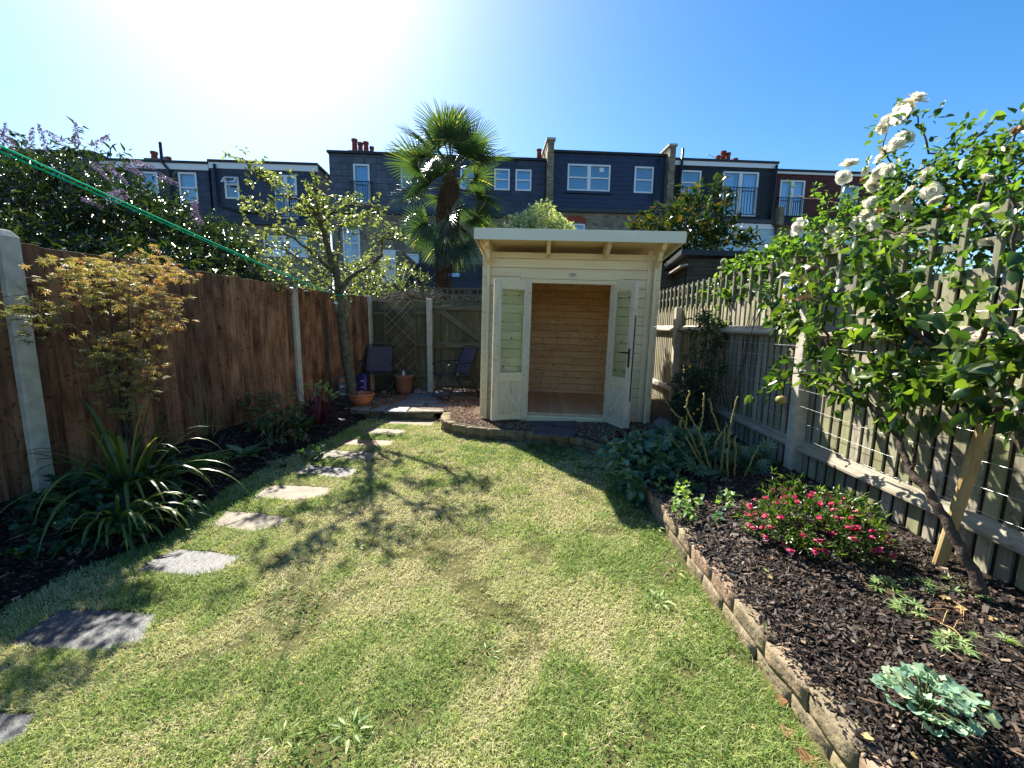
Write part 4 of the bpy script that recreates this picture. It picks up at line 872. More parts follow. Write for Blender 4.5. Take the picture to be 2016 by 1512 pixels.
def pots(par, u, z, v, spec, zb):
    MB().bb((u-.1, v, zb), (u+spec[-1][0]+.25, v+.8, z)).build('chimney', 'stock', par)
    ch = par.children[-1]
    for du, h, r in spec:
        MB().lathe([(r*1.15, z), (r*1.15, z+.08), (r, z+.1), (r*.85, z+h-.12), (r*1.1, z+h-.1), (r*1.1, z+h), (r*.7, z+h)], (u+du+.08, v+.4, 0), 12).build('chimney_pot', 'pot', ch)
def dormer(par, u0, u1, zb, zt, mt, holes, fascia=None, yf=0., deep=5):
    m = MB(); wall_holes(m, u0, u1, zb, zt, yf, yf+.25, holes); m.build('dormer_wall', mt, par)
    MB().bb((u0, yf+.25, zb), (u0+.1, yf+deep, zt-.001)).build('dormer_cheek', mt, par); MB().bb((u1-.1, yf+.25, zb), (u1, yf+deep, zt-.001)).build('dormer_cheek', mt, par)
    MB().bb((u0-.06, yf-.10, zt), (u1+.06, yf+deep, zt+.10)).build('flat_roof', 'felt', par)
    if fascia: MB().bb((u0-.04, yf-.06, zt-fascia), (u1+.04, yf-.003, zt-.003)).build('fascia', 'white', par)
    MB().bb((u0-.02, yf-.22, zb-.16), (u1+.02, yf-.002, zb-.002)).build('gutter', 'dkpipe', par)
def brick(par, u0, u1, z0, z1, holes, y=-.08, mt='stock'):
    m = MB(); wall_holes(m, u0, u1, z0, z1, y, y+.3, holes); m.build('brick_wall', mt, par)
def arch(par, u0, u1, z, y=-.08):
    n = 14; xs = np.linspace(0, 1, n); V = []
    for t in xs:
        b = .13*(1-(2*t-1)**2); du = (2*t-1)*.05
        V += [(u0+(u1-u0)*t, z-.1+b), (u0+(u1-u0)*t+du, z+.17+b)]
    Vf = [(a_, y-.012, b_) for a_, b_ in V]+[(a_, y+.1, b_) for a_, b_ in V]; N2 = 2*n; f = []
    for i in range(n-1): a_ = 2*i; f += [[a_, a_+2, a_+3, a_+1], [a_+1, a_+3, a_+3+N2, a_+1+N2], [a_, a_+N2, a_+2+N2, a_+2]]
    MB().add(Vf, f).build('brick_arch', 'redbr', par)
def pipe(par, pts, r=.055): MB().tube(pts, r, 8).build('drainpipe', 'dkpipe', par, smooth=True)
def parapet(par, u0, u1, zt, zb=6.3):
    m = MB()
    for i, z in enumerate(np.arange(zb, zt-.05, .3)): s = .05*(i % 2); m.bb((u0+s*.3, -.35-s, z), (u1-s*.3, 4.5, min(z+.299, zt)))
    m.build('party_wall', 'stock', par); MB().bb((u0-.05, -.42, zt), (u1+.05, 4.5, zt+.09)).build('coping', 'concrete', par)
class shifted:      # lets the numbers below stay measured along the whole row
    def __init__(s, u0): s.u0 = u0
    def __enter__(s): s.old = MB.build; u0 = s.u0; old = s.old; MB.build = lambda self, *a, **k: (self.V.__setitem__(slice(None), [v-np.array([u0, 0, 0]) for v in self.V]), old(self, *a, **k))[1]
    def __exit__(s, *a): MB.build = s.old
# A: wide slate dormer behind the palm
hA = house(-8.8, 'grey slate-hung house with one narrow balcony door, directly behind the palm')
with shifted(-8.8):
    wA = [(-7.79, 6.6, -7.09, 8.34), (-5.73, 7.4, -4.95, 8.32), (-3.1, 7.42, -2.4, 8.33), (-1.58, 7.44, -.88, 8.35), (-.62, 7.44, .10, 8.35)]
    dormer(hA, -8.82, -4.2, 6.38, 8.75, 'slate2', wA[:2]); dormer(hA, -4.2, .74, 6.38, 8.74, 'slate', wA[2:])
    window(hA, *wA[0][:2], *wA[0][2:], 'door', 1, rail=.55)
    for q in wA[1:]: window(hA, *q, 'sash', 1)
    brick(hA, -8.82, .74, 0, 6.2, [(-8.35, 4.1, -7.6, 5.8), (-.95, 4.3, -.0, 6.0), (-6.4, 4.0, -5.0, 4.55)])
    window(hA, -8.35, 4.1, -7.6, 5.8, 'sash', 1, y=-.05); window(hA, -.95, 4.3, 0, 6.0, 'sash', 0, y=-.05); window(hA, -6.4, 4.0, -5.0, 4.55, 'double', 0, y=-.05)
    arch(hA, -.98, .03, 6.05); pots(hA, -8.15, 9.25, .9, [(.0, .62, .13), (.26, .48, .12), (.52, .52, .12), (.78, .32, .1)], 8.6)
    m = MB()
    for k, z in enumerate(np.arange(4.15, 5.75, .09)): m.bb((-8.28, -.02, z), (-7.67, .0, z+.05))
    m.build('louvre_shutter', 'white', hA)
    MB().bb((-6.1, -2.5, 3.0), (-5.4, -2.46, 4.3)).build('white_panel', 'white', hA)
    # rear extension with tiled roof and rooflight
    MB().bb((-5.3, -3.6, 0), (-5.05, -.1, 4.1)).build('extension_wall', 'stock', hA); MB().bb((-5.05, -3.6, 0), (-.3, -3.35, 2.75)).build('extension_wall', 'stock', hA)
    V = [(-5.05, -3.75, 2.7), (-.2, -3.75, 2.7), (-.2, -.1, 4.15), (-5.05, -.1, 4.15)]; MB().add(V+[(a_, b_, c_-.12) for a_, b_, c_ in V], [[0, 1, 2, 3], [7, 6, 5, 4], [0, 4, 5, 1], [1, 5, 6, 2], [2, 6, 7, 3], [3, 7, 4, 0]]).build('extension_roof', 'rooft', hA)
    sl = 1.45/3.65; P = lambda x, y, h: (x, y, 2.7+(y+3.75)*sl+h)
    fr = MB()
    for (xa, xb, ya, yb) in ((-3.75, -2.95, -2.5, -2.42), (-3.75, -2.95, -1.8, -1.72), (-3.75, -3.68, -2.42, -1.8), (-3.02, -2.95, -2.42, -1.8)):
        q = [P(xa, ya, .09), P(xb, ya, .09), P(xb, yb, .09), P(xa, yb, .09)]; fr.add(q+[(a_, b_, c_-.1) for a_, b_, c_ in q], [[0, 1, 2, 3], [0, 4, 5, 1], [1, 5, 6, 2], [2, 6, 7, 3], [3, 7, 4, 0]])
    fr = fr.build('rooflight', 'felt', hA)
    MB().add([P(-3.7, -2.44, .06), P(-3.0, -2.44, .06), P(-3.0, -1.78, .06), P(-3.7, -1.78, .06)], [[0, 1, 2, 3]]).build('pane', 'white', fr)
    MB().bb((-3.6, -.14, 4.2), (-2.9, -.09, 4.5)).build('low_window', 'white', hA)
    pipe(hA, [(-4.9, -.2, 5.9), (-4.9, -.2, 2)])
hB = house(1.04, 'deep blue slate-hung house with the wide double window, above the shed roof')
with shifted(1.04):
    parapet(hB, .76, 1.06, 9.5)
    wB = [(1.75, 7.52, 3.72, 8.67), (4.85, 7.51, 5.74, 8.66)]
    dormer(hB, 1.07, 6.38, 6.72, 9.12, 'slate3', wB); window(hB, *wB[0], 'double', 0); window(hB, *wB[1], 'sash', 0)
    brick(hB, 1.07, 6.2, 0, 6.55, [(1.72, 4.5, 2.62, 6.06), (4.88, 4.5, 5.5, 5.93)]); window(hB, 1.72, 4.5, 2.62, 6.06, 'sash', 0, y=-.05); window(hB, 4.88, 4.5, 5.5, 5.93, 'sash', 0, y=-.05)
    arch(hB, 1.68, 2.66, 6.12); arch(hB, 4.84, 5.54, 5.98); pipe(hB, [(6.0, -.1, 9.0), (5.95, -.3, 8.9), (5.8, -.3, 6.6), (5.75, -.2, 6.2), (5.75, -.2, 3)])
    MB().bb((3.22, .02, 8.38), (3.42, .027, 8.56)).build('paper_notice', 'white', hB); MB().bb((1.65, -.09, 7.4), (3.8, -.002, 7.51)).build('window_sill', 'slate3', hB)
    MB().lathe([(.12, 9.2), (.1, 9.55), (.13, 9.57), (.13, 9.62)], (.55, 1.0, 0), 12).build('chimney_pot', 'pot', hB)
    MB().tube([(-.05, 1., 9.25), (.25, 1., 9.2)], .012, 5).tube([(.2, 1., 8.8), (.2, 1., 9.25)], .015, 5).build('aerial', 'wire', hB)
hC = house(6.5, 'black-clad house with wide curtained balcony doors and white fascia')
with shifted(6.5):
    parapet(hC, 6.28, 6.58, 9.45)
    wC = [(7.05, 7.51, 8.0, 8.57), (9.05, 6.62, 10.77, 8.59)]
    dormer(hC, 6.6, 11.6, 6.45, 8.98, 'blackc', wC, .2); window(hC, *wC[0], 'sash', 0); window(hC, *wC[1], 'french', 2, rail=.62)
    brick(hC, 6.6, 11.75, 0, 6.28, [(10.2, 4.6, 11.0, 5.95), (7.6, 4.7, 8.6, 5.9)], mt='render'); window(hC, 10.2, 4.6, 11., 5.95, 'sash', 2, y=-.05); window(hC, 7.6, 4.7, 8.6, 5.9, 'sash', 1, y=-.05)
    MB().bb((6.6, -.14, 6.05), (11.75, -.085, 6.27)).build('lower_fascia', 'white', hC)
    pipe(hC, [(7.0, -.15, 9.45), (6.95, -.15, 7.2)], .06); pipe(hC, [(11.5, -.15, 8.9), (11.5, -.15, 6.4), (11.7, -.2, 6.1), (11.78, -.2, 5.2), (11.6, -.2, 4)])
    pots(hC, 9.7, 9.6, 1.5, [(.0, .4, .11), (.25, .62, .13), (.5, .55, .12), (.9, .3, .12)], 8.9)
    m = MB(); m.tube([(9.6, 1.9, 9.3), (9.6, 1.9, 10.0)], .015, 5)
    for k in range(5): m.tube([(9.3+k*.15, 1.8, 10.05-k*.07), (9.36+k*.15, 2.1, 9.98-k*.07)], .01, 4)
    m.tube([(9.2, 1.9, 10.08), (10.0, 1.9, 9.74)], .012, 5).build('aerial', 'wire', hC)
hD = house(11.8, 'red tile-hung house with narrow balcony doors, partly behind the roses')
with shifted(11.8):
    wD = [(12.2, 6.75, 13.45, 8.47), (15.3, 7.3, 16.2, 8.3)]
    dormer(hD, 11.85, 18.5, 6.5, 8.85, 'redtile', wD, .1, yf=.5); window(hD, *wD[0], 'french', 2, rail=.5, y=.5); window(hD, *wD[1], 'sash', 0, y=.5)
    V = [(11.95, -.3, 6.3), (18.5, -.3, 6.3), (18.5, .49, 6.85), (11.95, .49, 6.85)]; MB().add(V+[(a_, b_, c_-.12) for a_, b_, c_ in V], [[0, 1, 2, 3], [7, 6, 5, 4], [0, 4, 5, 1], [1, 5, 6, 2], [2, 6, 7, 3], [3, 7, 4, 0]]).build('lower_roof', 'rooft', hD)
    MB().bb((11.7, -.4, 6.2), (11.93, .9, 7.0)).build('party_wall', 'stock', hD)
    brick(hD, 11.78, 18.5, 0, 6.2, [(12.57, 4.6, 13.7, 6.0), (15.2, 4.4, 16.2, 5.9)]); window(hD, 12.57, 4.6, 13.7, 6.0, 'sash', 1, y=-.05); window(hD, 15.2, 4.4, 16.2, 5.9, 'sash', 1, y=-.05); arch(hD, 12.53, 13.74, 6.06)
    pots(hD, 15.6, 9.05, 1., [(.0, .25, .12), (.3, .2, .12)], 8.7)
hE = house(-13.9, 'grey slate-hung house with a propped open top window, left of the palm house')
with shifted(-13.9):
    wE = [(-13.3, 6.72, -12.7, 7.63), (-11.2, 5.95, -10.25, 7.78)]
    dormer(hE, -13.85, -9.35, 5.8, 8.2, 'slate', wE, .25); window(hE, *wE[0], 'hopper', 0); window(hE, *wE[1], 'french', 2, rail=.5)
    brick(hE, -13.85, -9.0, 0, 5.62, [(-13.45, 4.3, -12.62, 5.1), (-11.8, 4.3, -9.9, 5.2)]); window(hE, -13.45, 4.3, -12.62, 5.1, 'sash', 0, y=-.05); window(hE, -11.8, 4.3, -9.9, 5.2, 'double', 1, y=-.05)
    pipe(hE, [(-13.6, -.12, 8.1), (-13.6, -.12, 6.4), (-12.8, -.12, 6.2), (-11.9, -.12, 6.15)]); pipe(hE, [(-12.1, 1., 8.2), (-12.1, 1., 8.75)], .06)
hF = house(-18.3, 'slate-hung house at far left with three small windows above the purple bush')
with shifted(-18.3):
    wF = [(-15.2, 6.5, -14.45, 7.75), (-16.75, 6.75, -16.05, 7.72), (-17.95, 6.75, -17.3, 7.72)]
    dormer(hF, -18.3, -13.95, 5.8, 8.1, 'slate', wF, .25)
    for q in wF: window(hF, *q, 'sash', 1)
    brick(hF, -18.3, -13.9, 0, 5.62, [(-16.5, 4.2, -15.5, 5.1)]); window(hF, -16.5, 4.2, -15.5, 5.1, 'sash', 0, y=-.05)
    pipe(hF, [(-15.75, -.1, 8.9), (-15.75, -.1, 8.1), (-15.5, -.12, 7.8), (-15.5, -.12, 6)], .06); pots(hF, -16.9, 8.5, .6, [(.0, .4, .13), (.35, .2, .1), (.6, .2, .1)], 8.1)
hG = house(-30., 'farthest left slate-hung house almost hidden by the purple flowering bush')
with shifted(-30.):
    dormer(hG, -30, -18.5, 5.8, 8.35, 'slate', [(-20.5, 6.7, -19.8, 7.8)]); window(hG, -20.5, 6.7, -19.8, 7.8, 'sash', 1); brick(hG, -30, -18.4, 0, 5.62, [])
# ------------------------------------------------------------------ plants
random.seed(21); rng = np.random.default_rng(21)
def twig_leaves(mb, C, Dv, per, tl, L, Wr, t=T_SM, spread=.8, droop=.2, sj=.25, nup=.6, rnd=None):
    """per leaves along a twig of length tl at each centre C pointing along Dv"""
    C = np.repeat(C, per, 0); Dv = np.repeat(nz(Dv), per, 0); n = len(C)
    P = C+Dv*(rng.random(n)*tl)[:, None]+rng.normal(0, tl*.10, (n, 3))
    D = nz(Dv*.6+unit(n)*spread+np.array([0, 0, -droop])); N = nz(unit(n)*(1-nup)+np.array([0, 0, 1])*nup)
    Ls = L*rng.uniform(1-sj, 1+sj, n)*rng.uniform(.8, 1.1, n)
    mb.leaves(P, D, N, Ls, Ls*Wr, t, rnd if rnd is not None else rng.random(n))
def shell(n, c, r, bias=.35, zmin=-9):
    d = unit(n*2); rad = (bias+(1-bias)*rng.random(n*2))**.6
    lump = 1+.22*np.sin(d[:, 0]*5+c[0]*3)*np.sin(d[:, 1]*4+2)+.15*np.sin(d[:, 2]*7+c[1])
    P = np.array(c)+d*(rad*lump)[:, None]*np.array(r); k = P[:, 2] > zmin; return P[k][:n], d[k][:n]
def bush(name, label, cat, lobes, mat, n, per, tl, L, Wr, t=T_SM, base=None, stem='barkd', zmin=0, kw={}, group=None, stems=5, sr=.012, foliage='foliage'):
    c0 = np.mean([l[0] for l in lobes], 0); b = base if base is not None else (c0[0], c0[1], max(0, zmin))
    o = thing(name, label, cat, b, 0, group); mb = MB(); vol = sum(np.prod(l[1])**(2/3) for l in lobes)
    for c, r in lobes:
        P, D = shell(int(n*np.prod(r)**(2/3)/vol), c, r, zmin=zmin); twig_leaves(mb, P, nz(D+np.array([0, 0, .3])), per, tl, L, Wr, t, **kw)
    mb.build(foliage, mat, o, world=True, smooth=True)
    if stems:
        m = MB()
        for c, r in lobes:
            for _ in range(stems):
                e = np.array(c)+unit(1)[0]*np.array(r)*.75; s = np.array(b)+rng.normal(0, .04, 3)*(1, 1, 0); mid = (s+e)/2+rng.normal(0, .08, 3)*np.linalg.norm(e-s)
                m.tube(spline([s, mid, e], 5), np.linspace(sr, sr*.3, 11), 5, False)
        m.build('stems', stem, o, world=True, smooth=True)
    return o
def limb(mb, pts, r0, r1, k=8, jit=.0):
    P = spline(pts, 6); P = P+rng.normal(0, jit, P.shape); mb.tube(P, np.linspace(r0, r1, len(P)), k, True); return P

# apple tree
ap = thing('apple_tree', 'small open apple tree in front of the brown fence, clothes line tied to its trunk', 'tree', (-2.70, 6.33, .1))
Yd = 6.33
tr_ = [ay(697, 803, Yd), ay(690, 750, Yd), ay(682, 700, Yd), ay(674, 640, Yd), ay(669, 592, Yd)]
mb = MB(); limb(mb, tr_, .085, .062, 10, .003)
fk = lambda px, py, dy=0: ay(px, py, Yd+dy)
LB = [([fk(669, 592), fk(664, 550), fk(648, 495, -.15), fk(634, 446, -.35), fk(627, 418, -.5)], .055, .026),
 ([fk(667, 570, .03), fk(664, 520, .15), fk(667, 470, .25), fk(672, 425, .35)], .028, .012), ([fk(672, 585), fk(680, 558, -.1), fk(712, 532, -.2), fk(747, 507, -.35), fk(752, 478, -.35), fk(769, 452, -.3)], .036, .016),
 ([fk(756, 470, -.35), fk(775, 471, -.45), fk(796, 466, -.5)], .013, .006), ([fk(655, 535), fk(622, 506, -.15), fk(582, 472, -.3), fk(545, 452, -.4)], .028, .011),
 ([fk(630, 440, -.35), fk(617, 424, -.5), fk(582, 411, -.8), fk(545, 424, -1.), fk(512, 432, -1.2)], .017, .007), ([fk(628, 425, -.5), fk(600, 398, -.8), fk(560, 385, -1.1), fk(518, 355, -1.3), fk(495, 335, -1.4), (fk(480, 312, -1.5))], .017, .004),
 ([fk(656, 545), fk(617, 530, -.2), fk(569, 496, -.5), fk(530, 486, -.6), fk(505, 468, -.7)], .015, .006), ([fk(661, 575), fk(640, 556, -.4), fk(610, 553, -.7), fk(560, 562, -.9), fk(545, 575, -1)], .014, .005),
 ([fk(632, 440, -.35), fk(665, 408, -.6), fk(700, 402, -.8), fk(745, 408, -.9), fk(775, 425, -.8)], .015, .006), ([fk(635, 455), fk(668, 438, -.3), fk(705, 452, -.5), fk(725, 478, -.6)], .011, .005),
 ([fk(627, 418, -.5), fk(622, 395, -.8), fk(618, 372, -1.1), fk(618, 358, -1.3)], .014, .004), ([fk(668, 590), fk(690, 565, .5), fk(720, 548, .8)], .014, .006), ([fk(640, 480), fk(610, 462, .4), fk(575, 448, .7)], .013, .005)]
tips = []
for pts, a, b in LB: P = limb(mb, pts, a, b, 7, .008); tips.append(P)
lv = MB(); tw = mb
for i, P in enumerate(tips):
    s = .35 if i in (0, 2) else .1
    for _ in range(int(6+len(P)*.5)):
        t = s+(1-s)*random.random(); p = P[int(t*(len(P)-1))]; 
        if i == 2 and random.random() < .45: continue
        d = nz(unit(1)[0]+np.array([0, 0, .35])); L_ = random.uniform(.08, .24); q_ = p+d*L_
        tw.tube([p, p+d*L_*.5+unit(1)[0]*.015, q_], (.005, .0035, .002), 4, False)
        twig_leaves(lv, p[None]+d*L_*.25, d[None], 8, L_*.85, .062, .56, T_SM, .9, .25)
for (px, py, r_, n_) in ((545, 400, .3, 9), (560, 365, .15, 5), (500, 395, .18, 6), (490, 430, .12, 4), (605, 385, .25, 9), (680, 410, .28, 12), (620, 440, .25, 8), (740, 425, .25, 9), (530, 560, .3, 8), (560, 480, .28, 8), (700, 440, .15, 4), (520, 500, .25, 7), (620, 355, .08, 3), (470, 303, .05, 2), (600, 545, .3, 7), (730, 520, .2, 5)):
    C = fk(px, py, random.uniform(-.3, .3)-(1.1 if py < 412 else .5 if py < 445 else 0))+rng.normal(0, r_*.5, (n_, 3)); twig_leaves(lv, C, unit(n_), 9, .16, .062, .56, T_SM, .9, .2)
mb.build('trunk', 'bark', ap, world=True, smooth=True); lv.build('foliage', 'l_apple', ap, world=True, smooth=True)
o = MB().add(IC2[0]*.045*np.array([1, 1, .85]), IC2[1]).build('apple', 'barkd', smooth=True); o.location = fk(605, 577, -.6); tag(o, 'dark round ball hanging from the low left branch', 'ball')
fd = MB(); fd.lathe([(0, 0), (.03, 0), (.042, .1), (.05, .105), (0, .16)], (0, 0, 0), 14); o = fd.build('bird_feeder', 'wire', smooth=True); o.location = fk(661, 612, -.12); tag(o, 'small metal bird feeder cup on the tree trunk', 'bird feeder')
# clothes line
A0, A1 = fk(668, 583, -.06), ay(0, 272, 1.2); d_ = nz(A1-A0); st = A1+d_*1.6
cl = thing('clothes_line', 'bright green double clothes line running from the trunk to the upper left', 'clothes line', tuple(A0))
for dz in (0, -.02):
    P = [A0+(st-A0)*t+np.array([0, 0, -.03*4*t*(1-t)+dz*t]) for t in np.linspace(0, 1, 24)]; MB().tube(P, .0028, 6).build('line', 'cord', cl, world=True, smooth=True)
MB().tube([A0+np.array([.07*math.cos(t), .06+.07*math.sin(t), .002*t]) for t in np.linspace(0, 12.5, 40)], .003, 5).build('knot', 'cord', cl, world=True, smooth=True)
MB().tube(spline([fk(672, 580, -.09), fk(683, 590, -.1), fk(686, 603, -.1), fk(682, 612, -.1), fk(687, 618, -.1), fk(680, 620, -.1), fk(684, 628, -.1)], 6), .003, 5).build('loose_end', 'cord', cl, world=True, smooth=True)

# palm
pc = np.array([-1.93, 10.5, 0]); pm = thing('palm_tree', 'tall fan palm with a shaggy brown trunk rising behind the gate', 'palm', (-2.12, 10.5, 0))
mb = MB(); tp = spline([(-2.12, 10.5, 0), (-2.12, 10.5, 1.5), (-2.08, 10.5, 2.6), (-1.97, 10.5, 3.9), (-1.87, 10.5, 5.1)], 10)
rr_ = np.interp(tp[:, 2], [0, 2.6, 3.0, 3.6, 4.4, 5.1], [.12, .12, .15, .21, .20, .09])*(1+.08*rng.random(len(tp))); mb.tube(tp, rr_, 14); mb.build('trunk', 'palmb', pm, world=True, smooth=True)
mb = MB()
for _ in range(1500):
    z = random.uniform(1.8, 4.9); c = np.array([np.interp(z, tp[:, 2], tp[:, 0]), 10.5, z]); r_ = np.interp(z, tp[:, 2], rr_); a = random.uniform(0, 6.28); o_ = np.array([math.cos(a), math.sin(a), 0])
    L_ = random.uniform(.08, .28); mb.tube([c+o_*r_*.9, c+o_*(r_+.05)+(0, 0, -.03), c+o_*(r_+.07)+(0, 0, -L_)], (.008, .006, .002), 3, False)
mb.build('fibre', 'twig' if 0 else 'palmb', pm, world=True)
def frond(seed, span, n=38):
    rs = random.Random(seed); m = MB(); pl = .66
    pet = spline([(0, 0, 0), (.3, 0, .06), (pl, 0, .03)], 5); m.tube(pet, np.linspace(.018, .010, len(pet)), 5, False, rnd=.75)
    for i in range(n):
        t = i/(n-1)*2-1; a = t*span; L_ = .68*(1-.28*abs(t)**2)*rs.uniform(.93, 1.05); dirn = np.array([math.cos(a), math.sin(a), 0]); cup = .16*abs(math.sin(a))
        s_ = np.array([0, .14, .45, .72, .9, 1.]); z_ = cup*s_*L_*1.2-.16*s_**3*L_*rs.uniform(.5, 1.5); P = np.array([pl, 0, .03])+dirn*(s_*L_)[:, None]; P[:, 2] += z_+(i % 2)*.012*s_
        w_ = np.array([.003, .0105, .0145, .0105, .006, .0006]); m.ribbon(P, w_, .5, rnd=min(1, max(0, .35+rs.uniform(-.3, .3)+(.25 if abs(t) > .9 else 0)+(rs.random() < .06)*.4)))
    return m
fr_m = [frond(k, s) .build('frond', 'l_palm', pm, smooth=True) for k, s in ((1, 2.0), (2, 1.8), (3, 2.15))]
used = [0, 0, 0]
nf = 0
for lvl, (z, cnt, el0, el1, rs_) in enumerate(((5.15, 4, 62, 85, 1.), (5.05, 7, 30, 58, 1.1), (4.9, 8, 5, 28, 1.15), (4.6, 7, -22, 5, 1.15), (4.3, 6, -42, -22, 1.1), (4.0, 5, -60, -42, 1.), (3.75, 4, -75, -58, .85))):
    for k in range(cnt):
        i = nf % 3; nf += 1
        if used[i]: o = fr_m[i].copy(); col.objects.link(o)
        else: o = fr_m[i]
        used[i] = 1; az = 2*math.pi*(k+random.uniform(-.45, .45))/cnt+lvl*.7; el = R(random.uniform(el0, el1))
        d = Vector((math.cos(az)*math.cos(el), math.sin(az)*math.cos(el), math.sin(el))); up = Vector((0, 0, 1)); s_ = d.cross(up); s_.normalize(); n_ = s_.cross(d)
        # blade hangs below petiole end: tilt normals outwards
        Mx = Matrix((d, -s_, n_)).transposed().to_4x4(); x_ = np.interp(z, tp[:, 2], tp[:, 0])
        o.parent = pm; o.matrix_local = Matrix.Translation((x_+2.12, 0, z+random.uniform(-.15, .12))) @ Mx @ Matrix.Rotation(random.uniform(-1.0, 1.0), 4, 'X') @ Matrix.Scale(rs_*random.uniform(.92, 1.14), 4)

# big shrubs beyond the fences
bud = bush('buddleia', 'large dark bush with lilac flower spikes towering behind the brown fence', 'bush', [((-7.9, 6.0, 2.55), (1.3, 1., 1.15)), ((-6.75, 6.1, 2.55), (1.2, 1., 1.2)), ((-5.75, 6.1, 2.3), (1.0, .9, 1.15)), ((-5.0, 6.2, 1.95), (.85, .8, .95)), ((-4.4, 6.2, 1.6), (.65, .6, .75)), ((-6.6, 4.3, 1.9), (1.2, .8, .9)), ((-5.0, 5., 1.5), (1., .8, .8)), ((-9.3, 6., 2.2), (1.2, 1, 1.2))],
    'l_bud', 5600, 8, .3, .12, .27, T_LN, base=(-6, 6, 0), kw=dict(spread=.75, droop=.3), stems=5)
mb = MB()
for px, py, dx, dz in ((128, 283, -.8, .5), (150, 288, .1, 1), (182, 292, .8, .5), (92, 292, -.2, .8), (28, 290, -.5, .6), (56, 296, .3, .8), (182, 322, .8, -.8), (212, 328, .8, -.7), (245, 325, .9, -.5), (262, 320, .9, -.2), (205, 388, .7, .2), (216, 400, .6, .2), (200, 405, -.6, .2), (382, 435, .2, 1), (394, 442, -.3, 1), (310, 345, .9, -.4), (5, 288, .3, .9)):
    c = ay(px, py, 5.1); d = nz([dx, 0, dz]); n = 150; t = rng.random(n); q = unit(n); mb.leaves(c+d*(t*.26)[:, None]+q*(.032*(1-.8*t))[:, None], q+d*.5, [0, 0, 1], .022, .02, T_SM)
mb.build('flower_spikes', 'purple', bud, world=True)
bush('shrub', 'tangled light green shrub between the purple bush and the apple tree', 'bush', [((-4.9, 7.6, 1.9), (.7, .6, .75)), ((-4.2, 7.8, 1.75), (.7, .6, .6)), ((-3.7, 7.9, 1.6), (.5, .5, .5)), ((-5.4, 8.3, 2.1), (.6, .6, .8))], 'l_apple', 360, 7, .25, .07, .45, T_SM, base=(-4.5, 7.8, 0), stems=9)
bush('shrub', 'sunny yellow green shrub above the brush heap, left of the palm', 'bush', [((-3.4, 9.6, 2.35), (.6, .5, .5)), ((-2.9, 9.6, 2.2), (.6, .5, .5)), ((-3.9, 9.6, 2.3), (.5, .5, .55))], 'l_apple', 260, 8, .2, .09, .4, T_LN, base=(-3.3, 9.6, 0), stems=6)
bush('shrub', 'low dark shrub under the palm behind the trellis', 'bush', [((-2.7, 9.8, 1.6), (.7, .5, .5)), ((-1.3, 9.9, 1.5), (.6, .4, .4))], 'l_dark', 160, 8, .2, .1, .4, T_SM, base=(-2.2, 9.8, 0))
bush('variegated_bush', 'pale cream and green rounded bush showing above the shed roof', 'bush', [((.22, 9.1, 3.12), (.52, .5, .72)), ((-.12, 9.1, 3.1), (.36, .4, .58)), ((.62, 9.1, 3.05), (.38, .4, .56))], 'l_var', 3000, 9, .06, .055, .5, T_SM, base=(.25, 9.1, 0), stems=1)
bush('magnolia', 'glossy dark magnolia with bronze leaves behind the dark shed', 'tree', [((3.55, 10.0, 3.35), (.95, .8, .85)), ((3.9, 10, 3.9), (.5, .5, .65)), ((2.85, 10., 3.2), (.6, .6, .75)), ((4.35, 10., 3.1), (.75, .7, .7)), ((2.75, 9.6, 2.5), (.45, .6, .6)), ((3.2, 10.2, 2.5), (.8, .6, .7))], 'l_mag', 620, 8, .22, .17, .42, T_OV, base=(3.5, 10, 0), kw=dict(spread=.8, droop=.0), sr=.04)
bush('hedge', 'leafy mass beyond the trellis on the right', 'hedge', [((3.2, 2.9, 1.65), (.45, .8, .6)), ((3.3, 1.8, 1.8), (.5, .8, .8)), ((3.1, 4.1, 1.55), (.45, .8, .55)), ((3.0, 5.4, 1.5), (.35, .8, .45)), ((2.9, 6.8, 1.45), (.3, .8, .4)), ((3.6, .9, 1.8), (.6, .8, .8))], 'l_dark', 1000, 8, .16, .06, .5, T_SM, base=(3.1, 3, 0), stems=3)
# climber on top of the far trellis
bush('climbing_vine', 'bright leaved vine scrambling along the top of the far trellis', 'vine', [((2.42, 4.9, 2.06), (.09, .35, .07)), ((2.42, 4.4, 2.12), (.1, .35, .09)), ((2.42, 3.95, 2.15), (.1, .3, .1)), ((2.30, 5.0, 1.60), (.05, .07, .22)), ((2.28, 5.0, 1.3), (.05, .06, .15)), ((2.45, 5.6, 1.85), (.06, .4, .12)), ((2.42, 4.4, 1.85), (.05, .5, .12))], 'l_rose', 230, 6, .10, .062, .7, T_OV, base=(2.45, 4.7, 0), stems=4, sr=.006)

